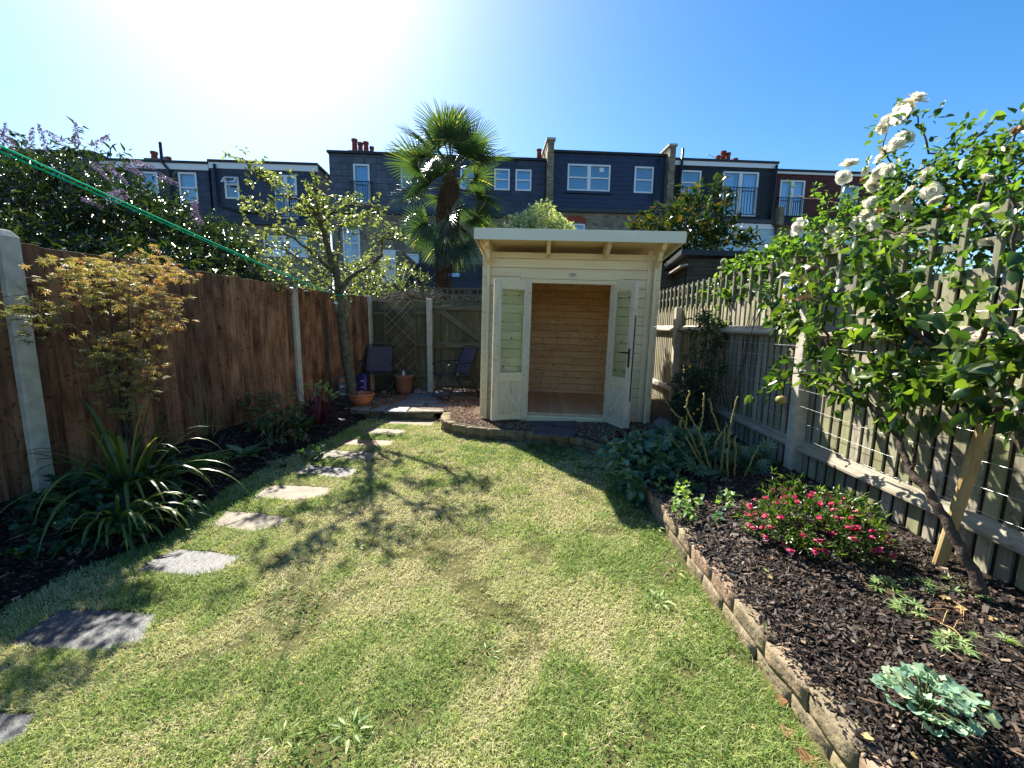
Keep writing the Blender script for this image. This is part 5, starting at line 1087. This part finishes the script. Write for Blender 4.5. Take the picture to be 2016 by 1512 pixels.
# maple
mp = thing('maple', 'small japanese maple with amber and yellow green leaves in the left bed', 'tree', (-3.0, 2.95, .2))
lf, st_ = MB(), MB(); X0 = -2.98
for px, py, rx, rz, n in ((150, 528, .10, .05, 26), (200, 520, .10, .05, 22), (255, 530, .10, .05, 24), (310, 520, .10, .06, 28), (350, 545, .08, .06, 20), (285, 560, .12, .06, 26), (215, 560, .11, .06, 24), (165, 575, .10, .06, 22), (335, 590, .09, .06, 20), (260, 598, .10, .05, 20), (310, 620, .09, .06, 20), (345, 640, .07, .04, 10), (215, 612, .09, .06, 16), (240, 655, .10, .07, 28), (285, 650, .10, .06, 26), (205, 695, .10, .05, 28), (250, 705, .10, .07, 34), (225, 670, .1, .06, 20), (270, 690, .1, .06, 24), (290, 735, .08, .05, 18), (255, 770, .08, .06, 26), (225, 745, .09, .06, 26), (245, 800, .07, .05, 18), (270, 760, .07, .05, 16), (65, 615, .10, .05, 18), (50, 650, .07, .04, 10), (90, 600, .06, .03, 8), (130, 555, .07, .04, 12)):
    c = ax(px, py, X0+random.uniform(-.12, .2)); n = int(n*1.35); C = c+rng.normal(0, 1, (n, 3))*np.array([.10, rx, rz])*.75
    twig_leaves(lf, C, unit(n)*(1, 1, .4), 5, .05, .037, .95, T_ST, .8, .35, nup=.75, rnd=np.clip(rng.normal(.55+.2*(px > 280)-.35*(px < 100)-.15*(py > 590)*(py < 620), .2, n*5), 0, 1))  # far left clumps get darker leaves, their shade put into the colour
    if random.random() < .45: continue
    b0 = np.array([-3.0, 2.95, .5])+rng.normal(0, .03, 3); mid = ax((px*.45+245*.55)+random.uniform(-10, 10), py*.4+740*.6, X0+.05)
    st_.tube(spline([b0, mid, c], 6), np.linspace(.008, .002, 13), 5, False)
    for _ in range(5): st_.tube([c, c+rng.normal(0, .05, 3), c+rng.normal(0, .1, 3)], .0018, 3, False)
st_.tube(spline([(-3.0, 2.95, .1), (-3.02, 2.93, .3), (-2.99, 2.96, .52)], 5), np.linspace(.022, .014, 11), 7); st_.build('stems', 'barkd', mp, world=True, smooth=True); lf.build('foliage', 'l_maple', mp, world=True, smooth=True)

# strap leaved clumps
def straps(name, label, cat, base, n, Lr, Wd, mat, lean=(0, 0), arch=1., up=.9, spread=.05, part='leaves', rn=None, tips=None, fold=.35, group=None):
    o = thing(name, label, cat, base, 0, group); m = MB()
    for _ in range(n):
        a = random.uniform(0, 6.28); L_ = random.uniform(*Lr); h = nz(np.array([math.cos(a)+lean[0], math.sin(a)+lean[1], 0])); e = random.uniform(.25, 1.)*up
        d = nz(h*(1-e*.75)+np.array([0, 0, e])); p = np.array(base)+h*random.uniform(0, spread); P = [p]; k = 11
        dr_ = arch*random.uniform(.5, 1.5)/k
        for i in range(k): 
            d = nz(d+np.array([0, 0, -1])*dr_*(i/k*2.4)); P.append(P[-1]+d*L_/k)
        t = np.linspace(0, 1, k+1); P = np.array(P); P[:, 2] = np.maximum(P[:, 2], .03)
        m.ribbon(P, Wd*random.uniform(.6, 1.2)*np.minimum(1, .45+t*3)*(1-t**2.6)*.5+.0004, fold, rnd=(random.random() if rn is None else np.clip(random.gauss(*rn), 0, 1)))
    m.build(part, mat, o, world=True, smooth=True); return o
rn_ = (.35, .2)
a_ = straps('strap_leaf_clump', 'tall clump of long arching green strap leaves with red tips below the maple', 'plant', (-2.86, 2.78, .16), 70, (.5, .95), .026, 'l_lily', (.6, -.12), 1.7, 1.02, .09)
m = MB()
for px, py in ((340, 885), (328, 950), (378, 975), (355, 955), (330, 930)): 
    c = ax(px, py, -2.35+random.uniform(-.1, .05)); m.ribbon([c, c+(.01, -.02, -.04), c+(.01, -.03, -.09)], [.008, .007, .001], .3)
m.build('red_tips', 'l_redh', a_, world=True) if 0 else None
straps('strap_leaf_clump', 'lower broad strap leaved clump spilling towards the lawn', 'plant', (-2.58, 2.42, .1), 50, (.3, .52), .030, 'l_lily', (.2, -.1), 2.5, .8, .06)
straps('fern', 'low dark fern at the foot of the broad strap leaves', 'plant', (-2.42, 2.62, .06), 26, (.2, .3), .05, 'l_dark', (.3, -.2), 1.6, .8, .05)
straps('red_cordyline', 'spiky dark red cordyline in front of the second concrete post', 'plant', (-2.60, 5.02, .12), 85, (.3, .62), .022, 'l_cord', (.0, 0), .55, 1.15, .03)
mb = MB()
for c, r, L_ in (((-2.75, 2.35, .15), .28, .05), ((-2.95, 2.5, .22), .25, .05), ((-2.9, 2.9, .25), .3, .05)):
    P, D = shell(60, c, (r, r, .13)); twig_leaves(mb, P, D, 7, .06, L_, .7, T_RD, .7, .2)
tag(mb.build('ground_cover', 'l_dark', smooth=True), 'dark low leaves in shade under the strap leaves', 'ground cover', kind='stuff')
bush('yellow_flowering_plant', 'low plant with a pale yellow flower head at the left bed edge', 'plant', [((-2.52, 2.3, .14), (.13, .1, .08))], 'l_dark', 26, 7, .05, .05, .7, T_RD, base=(-2.5, 2.3, .03), stems=2, sr=.003)
fl = MB(); c = gz(130, 1030, .2); P = c+rng.normal(0, .022, (60, 3)); fl.leaves(P, unit(60)+np.array([0, -.5, .6]), [0, 0, 1], .016, .014); fl.build('flowers', 'l_var', bpy.data.objects['yellow_flowering_plant'], world=True)
bush('small_plant', 'small green seedling in shade at the far lower left of the bed', 'plant', [((-2.78, 2.0, .1), (.09, .07, .03))], 'l_bright', 9, 5, .03, .04, .75, T_RD, base=(-2.78, 2.0, .05), stems=2, sr=.002)
# glossy fern-like plant
o = thing('glossy_fern', 'bright glossy toothed plant between the strap leaves and the hosta', 'plant', (-2.80, 3.35, .12)); m = MB()
for k in range(34):
    a = random.uniform(0, 6.28); h = np.array([math.cos(a), math.sin(a), 0]); L_ = random.uniform(.16, .3); p = np.array([-2.80, 3.35, .15])+h*.02; pts = [p]; d = nz(h*.6+(0, 0, 1.))
    for i in range(8): d = nz(d+(0, 0, -.22)); pts.append(pts[-1]+d*L_/8)
    P = np.array(pts); T_ = nz(np.gradient(P, axis=0)); S_ = nz(np.cross(T_, (0, 0, 1)))
    for s in (-1, 1): m.leaves(P[1:], T_[1:]*.45+S_[1:]*s, [0, 0, 1], np.linspace(.075, .03, 8), np.linspace(.026, .014, 8), T_SM, rng.random(8))
m.build('fronds', 'l_bright', o, world=True, smooth=True)
def rosette(name, label, c, n, L_, W_, mat, t=T_OV, cat='plant', elev=.5, group=None):
    o = thing(name, label, cat, c, 0, group); m = MB(); a = np.arange(n)*2.4+random.random(); D = np.stack([np.cos(a), np.sin(a), np.linspace(elev*1.6, elev*.3, n)], 1); sz = L_*rng.uniform(.75, 1.1, n)
    m.leaves(np.array(c)+D*.03, D, [0, 0, 1], sz, sz*W_, t, rng.random(n)); m.build('leaves', mat, o, world=True, smooth=True); return o
rosette('hosta', 'small hosta with pale edged leaves in dark soil', (-2.72, 3.83, .1), 11, .17, .62, 'l_hos')
bush('mottled_shrub', 'rounded shrub of mottled green leaves with red lower leaves by the fence', 'bush', [((-2.88, 4.55, .38), (.30, .24, .22)), ((-2.68, 4.4, .25), (.22, .18, .16))], 'l_nan', 170, 6, .1, .062, .45, T_OV, base=(-2.85, 4.5, .15), zmin=.1, stems=4, sr=.006)
rosette('broadleaf_plant', 'dark plant with broad flat leaves between mottled shrub and cordyline', (-2.50, 4.5, .2), 14, .17, .85, 'l_dark', T_LB, elev=.7)
bush('small_plant', 'small lobed leaf plant at the lawn edge near the smooth dark slab', 'plant', [((-2.15, 4.02, .08), (.12, .09, .05))], 'l_dark', 14, 6, .04, .06, .8, T_LB, base=(-2.15, 4.0, .02), stems=2, sr=.002)
bush('small_plant', 'tiny green plant just right of the hosta', 'plant', [((-2.38, 3.8, .07), (.07, .05, .03))], 'l_dark', 7, 5, .04, .045, .8, T_LB, base=(-2.38, 3.8, .02), stems=2, sr=.002)
bush('pale_sprig', 'sunlit pale green sprig standing above the red cordyline', 'plant', [((-2.66, 5.2, .56), (.13, .07, .05)), ((-2.50, 5.15, .48), (.08, .05, .05))], 'l_ger', 17, 6, .04, .055, .7, T_LB, base=(-2.65, 5.2, .1), stems=3, sr=.003)
# green canes by the fence
o = thing('green_canes', 'bare green canes against the brown fence, right of the maple', 'plant', (-3.05, 3.75, .2)); m = MB()
for px, py, bx in ((368, 727, 400), (383, 725, 408), (340, 745, 398), (356, 790, 395), (400, 735, 418), (425, 820, 420), (372, 800, 405)):
    t_ = ax(px, py, -3.12); b_ = ax(bx, 858, -3.02); m.tube(spline([b_, (t_+b_)/2+(.03, .03, 0), t_], 6), np.linspace(.006, .003, 13), 5)
m.build('canes', 'gstem', o, world=True, smooth=True)

# ---- right bed
# pruned rose canes
o = thing('pruned_rose', 'hard pruned rose of bare thorny yellow green canes in the right bed', 'rose bush', (1.6, 3.42, .18))
for pts in ([(1394, 935), (1372, 885), (1348, 835), (1320, 805)], [(1400, 930), (1385, 880), (1376, 850), (1352, 806), (1359, 770)], [(1376, 852), (1384, 820), (1386, 775)], [(1340, 842), (1342, 822)], [(1350, 845), (1352, 818)],
            [(1408, 938), (1408, 905), (1409, 870), (1424, 850)], [(1418, 930), (1424, 880), (1428, 840)], [(1432, 943), (1434, 880), (1440, 830), (1453, 780)], [(1445, 945), (1448, 900), (1447, 862)], [(1466, 938), (1480, 905), (1496, 875)], [(1417, 850), (1402, 810), (1397, 786)], [(1368, 930), (1348, 895), (1322, 865), (1321, 852)], [(1436, 862), (1437, 848), (1430, 835)], [(1390, 932), (1370, 895), (1350, 858)]):
    dy = random.uniform(-.12, .12); P = spline([ay(a, b, 3.4+dy) for a, b in pts], 7); P = P+rng.normal(0, .003, P.shape); m = MB(); r_ = random.uniform(.0055, .008); m.tube(P, np.linspace(r_*1.15, r_*.8, len(P))*(1+.12*rng.random(len(P))), 7, rnd=random.random())
    for p in P[2::2]: 
        q = unit(1)[0]; m.tube([p, p+q*.022], (.005, .0008), 4, False)
        if random.random() < .4: m.add(IC1[0]*.010+p+q*.006, IC1[1])
    m.build('cane', 'canes', o, world=True, smooth=True)
heu = bush('bergenia_clump', 'blue green leafy clump spilling over the low wall below the shed door', 'plant', [((1.0, 3.55, .27), (.28, .25, .14)), ((.92, 3.35, .16), (.16, .2, .14)), ((1.22, 3.75, .27), (.22, .2, .12))], 'l_heu', 200, 6, .09, .075, .72, T_OV, base=(1.08, 3.6, .15), zmin=.02, stems=3, sr=.004)
bush('red_heuchera', 'dark red leaved plant where the curved wall meets the clump', 'plant', [((1.08, 4.2, .22), (.18, .13, .09)), ((1.3, 4.15, .2), (.12, .1, .07))], 'l_redh', 55, 6, .06, .06, .85, T_LB, base=(1.12, 4.25, .15), stems=2, sr=.003)
bush('geranium', 'soft cut leaved green plants growing around the pruned canes', 'plant', [((1.45, 3.75, .3), (.3, .2, .13)), ((1.72, 3.6, .28), (.25, .2, .13)), ((1.25, 3.3, .22), (.16, .14, .08)), ((2.0, 3.55, .25), (.15, .15, .1))], 'l_heu', 120, 6, .07, .09, .95, T_ST7, base=(1.5, 3.6, .18), stems=3, sr=.003)
for px, py, r_, n_, lb, mt in ((1350, 985, .10, 14, 'bright trefoil plant just in front of the pruned canes', 'l_ger'), (1330, 965, .10, 9, 'loose pale shoots beside the bergenia clump on the wall top', 'l_bright'), (1355, 1010, .09, 14, 'leafy low plant on the mulch left of the pink bush', 'l_ger'), (1433, 985, .05, 5, 'tiny seedling behind the pink bush on the left', 'l_heu'), (1433, 1000, .05, 5, 'small pale seedling midway between low plant and pink bush', 'l_ger'), (1405, 1018, .04, 4, 'smallest seedling on open mulch left of the pink bush', 'l_heu')):
    c = gz(px, py, .19); bush('small_plant', lb, 'plant', [((c[0], c[1], .23), (r_, r_, r_*.5))], mt, n_, 5, .04, .042, .8, T_LB, base=(c[0], c[1], .17), stems=2, sr=.002)
# pink bush
pk = bush('pink_flowering_bush', 'low mound of green leaves dotted with pink red flowers on dark mulch', 'bush', [((1.64, 2.32, .30), (.27, .25, .17)), ((1.78, 2.25, .27), (.19, .22, .15)), ((1.5, 2.38, .26), (.15, .18, .12))], 'l_ger' if 0 else 'l_pear', 330, 8, .07, .042, .32, T_LN, base=(1.68, 2.32, .17), zmin=.14, kw=dict(spread=.7, droop=-.2), stems=4, sr=.004)
for _ in range(78):
    d = unit(1)[0]; d[2] = abs(d[2])*.9; c = np.array([1.645, 2.29, .25])+d*np.array([.33, .32, .24])*random.uniform(.86, 1.02)
    if c[2] < .2: c[2] = .2+random.random()*.06
    n = 7; D = nz(unit(n)*.55+d+np.array([0, 0, .3])); MB().leaves(np.repeat(c[None], n, 0), D, [0, 0, 1], rng.uniform(.022, .038, n), .020, T_RD, rng.random(n)).build('flower', 'pink', pk, world=True, smooth=True)
# aquilegia and pale lobed plants
def lobeplant(label, px, py, R_, H_, n, L_, mat, z0=.18, name='small_plant', tm=T_LB):
    c = gz(px, py, z0); o = thing(name, label, 'plant', (c[0], c[1], z0-.02)); m, s = MB(), MB()
    for k in range(n):
        a = k*2.4; r_ = R_*math.sqrt((k+.5)/n); p = np.array([c[0]+math.cos(a)*r_, c[1]+math.sin(a)*r_, z0+H_*(1-.6*(r_/R_)**2)*random.uniform(.45, 1.15)]); out = np.array([math.cos(a), math.sin(a), .15])
        s.tube([(c[0], c[1], z0-.01), p*.5+np.array([c[0], c[1], z0])*.5+(0, 0, .02), p], .0022, 4, False)
        for j in (-.9, 0, .9): ca, sa = math.cos(j), math.sin(j); D = np.array([[out[0]*ca-out[1]*sa, out[0]*sa+out[1]*ca, .1]]); m.leaves(p[None]+D*.006, D+rng.normal(0, .1, 3), nz(np.array([0, -.2, 1])+rng.normal(0, .5, 3))[None], L_*random.uniform(.85, 1.15), L_*1.0, tm, rng.random(1))
    m.build('leaves', mat, o, world=True, smooth=True); s.build('stems', 'gstem', o, world=True); return o
lobeplant('pale blue green lobed plant alone on the mulch at lower right', 1818, 1405, .105, .12, 44, .033, 'l_aqui', name='aquilegia', tm=T_LB)
lobeplant('short side shoot right of the pale blue green plant', 1905, 1395, .045, .05, 4, .045, 'l_aqui', name='aquilegia', tm=T_LB)
for px, py, n, lb in ((1745, 1162, 5, 'cut leaf sprig left of the dry leaf on the mulch'), (1790, 1205, 5, 'cut leaf sprig nearest the dry stems'), (1808, 1160, 4, 'yellowish cut leaf sprig behind the dry stems'), (1850, 1165, 8, 'largest cut leaf sprig by the foot of the leaning trunk'), (1885, 1158, 5, 'upper right cut leaf sprig near the leaning trunk'), (1925, 1195, 3, 'small sprig right of the dry stems'), (1822, 1125, 3, 'small yellow sprig near the wooden stake foot'), (1875, 1275, 5, 'grey green sprig between the dry stems and the blue green plant'), (1962, 1275, 2, 'tiny yellow sprig at the right picture edge')):
    lobeplant(lb, px, py, .05, .04, n, .045, 'l_ger', name='cut_leaf_sprig', tm=T_ST)
# dry stems + leaves
m = MB()
for _ in range(16):
    c = gz(random.uniform(1830, 1900), random.uniform(1180, 1250), .19); q = unit(1)[0]*(.07, .07, .015); m.tube(spline([c-q, c+(0, 0, .02), c+q], 4), .0018, 4, False)
m.leaves(np.array([gz(1856, 1180, .21), gz(1870, 1195, .2), gz(1905, 1200, .2)]), [[1, .4, .1], [.3, -1, .1], [-1, .2, 0]], [0, 0, 1], .05, .035, T_OV)
tag(m.build('dry_stems', 'l_dry'), 'straw coloured dry stems among the cut leaf sprigs', 'dry stems')
leafs = [(1577, 1472, .06, 'curled brown leaf on the lawn by the wall', 0), (1513, 1137, .035, 'yellow orange fallen leaf on the mulch left side', .16), (1508, 1118, .035, 'pale green fallen leaf on the mulch above the orange one', .16), (1507, 1222, .03, 'pale fallen leaf on the wall soil edge', .16), (1968, 1300, .035, 'tan curled leaf on the mulch at the right edge', .18), (1692, 1437, .03, 'yellow leaf on the mulch at the bottom near the wall', .16), (1790, 1478, .02, 'cream petal on the mulch at the bottom', .17), (1940, 1218, .03, 'cream leaf right of the dry stems', .18), (1535, 1365, .05, 'dry leaf wedged at the foot of the wall', .01), (1112, 1440, .018, 'small tan leaf flat on the near lawn', .02), (690, 1010, .02, 'tiny pale leaf on the lawn by the trunk shadow', .02), (1660, 990, .04, 'curled dry leaf against the fence foot behind the pink bush', .25)]
for i, (px, py, s_, lb, z) in enumerate(leafs):
    c = gz(px, py, z+.015); m = MB(); 
    for k in range(3 if s_ > .05 else 1): m.leaves(c[None]*0+rng.normal(0, s_*.12, 3), unit(1)*(1, 1, .2), nz([.3, -.3, 1])[None], s_*1.2, s_*.95, T_LB, np.array([(.1, .9, 1., .8)[i % 4]]))
    o = m.build('fallen_leaf', 'l_ger' if 'green' in lb or 'pale' in lb else 'l_dry', smooth=True); o.location = c; tag(o, lb, 'leaf', 'fallen leaves')
# lawn weeds
for px, py, s_, lb in ((1325, 1125, .11, 'large flat weed in the lawn beside the stone wall'), (1295, 1185, .10, 'pale dandelion rosette in the lawn right of centre'), (690, 1440, .10, 'dandelion rosette in the near lawn'), (1290, 1040, .07, 'weed at the foot of the wall by the shade edge'), (555, 1455, .06, 'low weed at the bottom left of the lawn'), (960, 1290, .06, 'weed in the middle of the lawn'), (700, 1080, .06, 'weed in the leafy tree shadow')):
    c = gz(px, py, .02); rosette('lawn_weed', lb, tuple(c), 9, s_*.55, .3, 'l_ger' if px in (1295, 690, 1290) else 'l_bright', T_LN, 'weed', .25, 'weeds in the lawn')

# orange tree by the shed
ot = bush('orange_tree', 'dark slim tree with small orange fruits between shed and right fence', 'tree', [((2.02, 5.0, .62), (.16, .22, .3)), ((2.05, 4.85, .98), (.10, .14, .16)), ((2.12, 5.0, 1.3), (.10, .16, .2)), ((1.95, 4.9, .35), (.17, .2, .18)), ((2.1, 4.62, .85), (.09, .12, .09))], 'l_dark', 190, 7, .1, .06, .4, T_OV, base=(1.98, 4.9, .17), zmin=.17, stems=4, sr=.01)
m = MB()
for px, py in ((1358, 722), (1382, 762), (1374, 806), (1366, 815)): m.add(IC2[0]*.018+ay(px, py, 4.72), IC2[1])
m.build('fruit', 'orange', ot, world=True, smooth=True)
bush('strap_plant', 'narrow leaved dark plant against the far right fence rail', 'plant', [((2.15, 5.3, 1.42), (.07, .12, .1)), ((2.12, 5.4, .6), (.1, .2, .25))], 'l_dark', 60, 7, .1, .11, .18, T_LN, base=(2.12, 5.4, .17), stems=3, sr=.006)

# pear tree
pr_ = thing('pear_tree', 'leaning pear tree with large glossy leaves trained along the right fence', 'tree', (2.02, 1.78, .18)); XP = 2.02
mb = MB(); tips = []
PL = [([(1938, 1172, 2.05), (1900, 1095, 2.03), (1858, 1018, 2.0), (1822, 962, 1.98), (1792, 925, 1.97), (1775, 880, 1.97), (1752, 835, 1.97), (1715, 800, 1.97), (1675, 755, 1.97), (1640, 700, 1.97), (1600, 660, 1.97), (1550, 640, 2.)], .024, .007, 0), ([(2100, 980, 1.9), (2016, 868, 1.9), (1960, 815, 1.92), (1905, 785, 1.95), (1880, 735, 1.97), (1855, 690, 1.97), (1820, 640, 2.0), (1795, 590, 2.0), (1790, 540, 2.0)], .032, .009, 0),
      ([(1905, 785, 1.95), (1915, 720, 1.85), (1940, 650, 1.8), (1980, 590, 1.75)], .016, .006, 1), ([(1855, 690, 1.97), (1800, 655, 1.9), (1760, 600, 1.88), (1735, 540, 1.9), (1710, 500, 1.9)], .014, .005, 1), ([(1715, 800, 1.97), (1660, 770, 1.9), (1620, 745, 1.9), (1560, 735, 1.95), (1520, 760, 1.95)], .010, .004, 1),
      ([(1640, 700, 1.97), (1620, 640, 1.9), (1600, 580, 1.9), (1585, 530, 1.92)], .010, .004, 1), ([(1752, 835, 1.97), (1770, 780, 1.9), (1765, 700, 1.88), (1762, 620, 1.9)], .011, .004, 1), ([(1600, 660, 1.97), (1565, 620, 1.95), (1545, 590, 1.97)], .008, .003, 1), ([(1550, 640, 2.), (1520, 600, 2.0), (1505, 580, 2.0)], .006, .003, 1), ([(1960, 815, 1.92), (1990, 760, 1.8), (2016, 700, 1.75)], .014, .006, 1),
      ([(1795, 925, 1.97), (1800, 895, 1.93), (1795, 875, 1.9)], .008, .004, 0), ([(1905, 785, 1.95), (1850, 770, 1.86), (1800, 760, 1.84), (1740, 740, 1.86)], .013, .004, 1), ([(1938, 1172, 2.05), (1990, 1100, 2.1), (1905, 1000, 2.12)], .006, .004, 0)]
lv = MB()
for pts, a, b, k in PL[:-1]:
    P = limb(mb, [ax(*q) for q in pts], a, b, 8, .004)
    if k or len(pts) > 8:
        s = int(len(P)*(.62 if len(pts) > 8 else .15))
        for p in P[s:]:
            for _ in range(1 if len(pts) > 8 else 2):
                d = nz(unit(1)[0]*(.7, 1, 1)+(-.35, 0, .2)); twig_leaves(lv, p[None]+d*.02, d[None], 3, .09, .07, .58, T_OV, .8, .5, sj=.5, nup=.35)
for px, py, x_, ry, rz, n_ in ((1590, 520, 1.95, .12, .06, 7), (1640, 560, 1.9, .15, .1, 13), (1600, 610, 1.93, .13, .08, 11), (1700, 540, 1.9, .15, .1, 13), (1760, 590, 1.86, .13, .1, 15), (1700, 640, 1.9, .14, .1, 15), (1640, 690, 1.95, .12, .07, 9), (1750, 710, 1.86, .12, .08, 15), (1810, 700, 1.86, .1, .07, 9), (1850, 760, 1.84, .1, .05, 11), (1780, 770, 1.86, .12, .05, 10), (1920, 745, 1.83, .08, .05, 9), (1985, 700, 1.75, .08, .07, 10), (2000, 620, 1.72, .06, .06, 6), (2010, 800, 1.8, .05, .07, 8), (1560, 700, 1.98, .08, .04, 4), (1520, 770, 1.97, .09, .06, 6), (1720, 480, 1.95, .12, .07, 8), (1820, 540, 1.95, .08, .06, 5), (1520, 620, 2., .1, .05, 5), (1690, 720, 1.92, .1, .06, 7), (1990, 480, 1.75, .06, .06, 5), (1560, 560, 1.98, .1, .06, 6)):
    c = ax(px, py, x_); C = c+rng.normal(0, 1, (n_, 3))*np.array([.07, ry, rz]); n_ = max(2, int(n_*.7)); C = C[:n_]; twig_leaves(lv, C, unit(n_)+np.array([-.3, 0, 0]), 4, .09, .072, .58, T_OV, .8, .5, sj=.5, nup=.35)
mb.build('trunk', 'barkd', pr_, world=True, smooth=True); lv.build('foliage', 'l_pear', pr_, world=True, smooth=True)
m = MB(); m.add(IC3[0]*np.array([.036, .036, .034])+ax(1537, 787, 1.97), IC3[1]).build('fruit', 'applef', pr_, world=True, smooth=True)
# wooden stake
a_, b_ = ax(1850, 1108, 2.12), ax(1938, 838, 2.08); o = MB().tube([a_-nz(b_-a_)*.08, a_, b_], .026, 12, rnd=.5).build('wooden_stake', 'stakew', loc=a_, smooth=False); tag(o, 'round leaning wooden stake supporting the pear tree', 'stake')

# climbing rose
rs = thing('climbing_rose', 'rambling rose with clusters of white blooms arching over the right trellis', 'rose', (2.6, 2.6, 0)); mb = MB(); lv = MB()
CN = [[(1900, 460, 2.5), (1850, 340, 2.5), (1815, 260, 2.45), (1800, 225, 2.4)], [(1850, 400, 2.5), (1780, 350, 2.45), (1745, 300, 2.4), (1738, 262, 2.4)], [(1900, 470, 2.5), (1800, 400, 2.5), (1720, 380, 2.45), (1650, 400, 2.4), (1560, 385, 2.4)], [(1950, 500, 2.4), (1930, 380, 2.4), (1960, 290, 2.4), (2016, 250, 2.4)], [(1990, 560, 2.2), (1990, 400, 2.2), (1998, 300, 2.2), (2008, 245, 2.2)],
      [(1850, 440, 2.5), (1740, 430, 2.4), (1660, 450, 2.4), (1590, 455, 2.35)], [(1900, 480, 2.4), (1800, 460, 2.3), (1700, 460, 2.3), (1620, 500, 2.3), (1560, 520, 2.3)], [(1950, 420, 2.5), (1880, 330, 2.5), (1900, 290, 2.5), (1960, 240, 2.5)], [(1800, 900, 2.38), (1850, 700, 2.4), (1880, 560, 2.42), (1900, 460, 2.45)], [(1960, 900, 2.38), (1940, 650, 2.4), (1930, 500, 2.42)]]
for c in CN:
    P = limb(mb, [ax(*q) for q in c], .009, .003, 6, .01)
    for p in P[3:]:
        d = nz(unit(1)[0]+(0, 0, .3)); twig_leaves(lv, p[None]+d*.03, d[None], 5, .11, .05, .62, T_OV, .8, .3)
for px, py, x_, ry, rz, n_ in ((1900, 420, 2.6, .35, .15, 70), (1820, 420, 2.55, .35, .13, 60), (1740, 440, 2.5, .35, .12, 50), (1660, 470, 2.45, .3, .10, 30), (1960, 380, 2.6, .25, .15, 60), (1860, 350, 2.55, .3, .1, 40), (1940, 470, 2.5, .25, .1, 40), (1600, 490, 2.4, .25, .06, 16), (1780, 370, 2.5, .25, .08, 22), (1700, 400, 2.45, .2, .05, 12), (2010, 440, 2.4, .15, .2, 40), (1930, 310, 2.55, .15, .08, 12), (1985, 330, 2.5, .15, .1, 16), (1870, 490, 2.45, .35, .07, 26), (1750, 500, 2.45, .35, .06, 24), (1650, 430, 2.4, .15, .05, 9), (1960, 580, 2.45, .25, .1, 26), (1830, 640, 2.44, .3, .02, 4)):
    c = ax(px, py, x_); C = c+rng.normal(0, 1, (n_, 3))*np.array([.16, ry, rz])*.8; twig_leaves(lv, C, unit(n_)+np.array([0, 0, .2]), 6, .1, .05, .62, T_OV, .8, .3)
mb.build('canes', 'barkd', rs, world=True, smooth=True); lv.build('foliage', 'l_rose', rs, world=True, smooth=True)
def bloom(c, r, face):
    m = MB(); f = nz(face); u = nz(np.cross(f, (.1, .2, 1))); v = np.cross(f, u)
    for ring, (n, op, sz, off) in enumerate(((8, 1.35, 1.0, 0), (8, 1.0, .92, .05), (7, .65, .8, .1), (5, .3, .62, .14))):
        a = np.arange(n)*2*math.pi/n+ring*.5+rng.normal(0, .12, n); D = np.cos(a)[:, None]*u*math.sin(op)+np.sin(a)[:, None]*v*math.sin(op)+f*math.cos(op)+rng.normal(0, .12, (n, 3))
        m.leaves(np.array(c)+f*r*off+rng.normal(0, r*.04, (n, 3)), D, f, r*sz*rng.uniform(.85, 1.15, n), r*sz*.95, T_RD, np.clip(rng.normal(.5, .2, n), 0, 1))
    return m
for px, py, s_ in ((1800, 200, 1.1), (1782, 215, 1.), (1770, 226, 1.05), (1750, 240, .95), (1742, 250, .8), (1778, 275, .95), (1765, 285, .9), (1745, 300, .9), (1738, 312, .85), (1672, 325, .9), (1660, 350, .9), (1735, 340, 1.05), (1722, 362, .95), (1748, 335, .8), (1825, 345, .8), (1835, 378, 1.05), (1840, 392, .8), (1798, 380, 1.), (1775, 400, 1.), (1785, 420, .85), (1718, 400, .85), (1708, 425, .95), (1692, 440, .95), (1722, 440, .95), (1733, 433, .8), (1572, 450, 1.), (1576, 440, .8), (1635, 450, .7), (1650, 465, .7), (1940, 355, .8), (1930, 415, .8), (1780, 470, .8), (1945, 480, .7), (1705, 490, .75), (1703, 336, .5)):
    x_ = 2.36+random.uniform(-.05, .06); c = ax(px, py, x_); d = np.linalg.norm(c-CAM); bloom(c, .0165*d*s_*.92, (CAM-c)/d*.6+np.array([-.2, 0, .35])+rng.normal(0, .45, 3)).build('bloom', 'blossom', rs, world=True, smooth=True)
m = MB()
for px, py in ((2002, 255), (1995, 262), (1990, 297), (1700, 352), (1865, 410), (1733, 415), (1780, 395), (1770, 478)):
    c = ax(px, py, 2.3); n = 12; MB().leaves(np.repeat(c[None], n, 0), unit(n), [0, 0, 1], .028, .02, T_SM).build('spent_bloom', 'l_dry', rs, world=True)
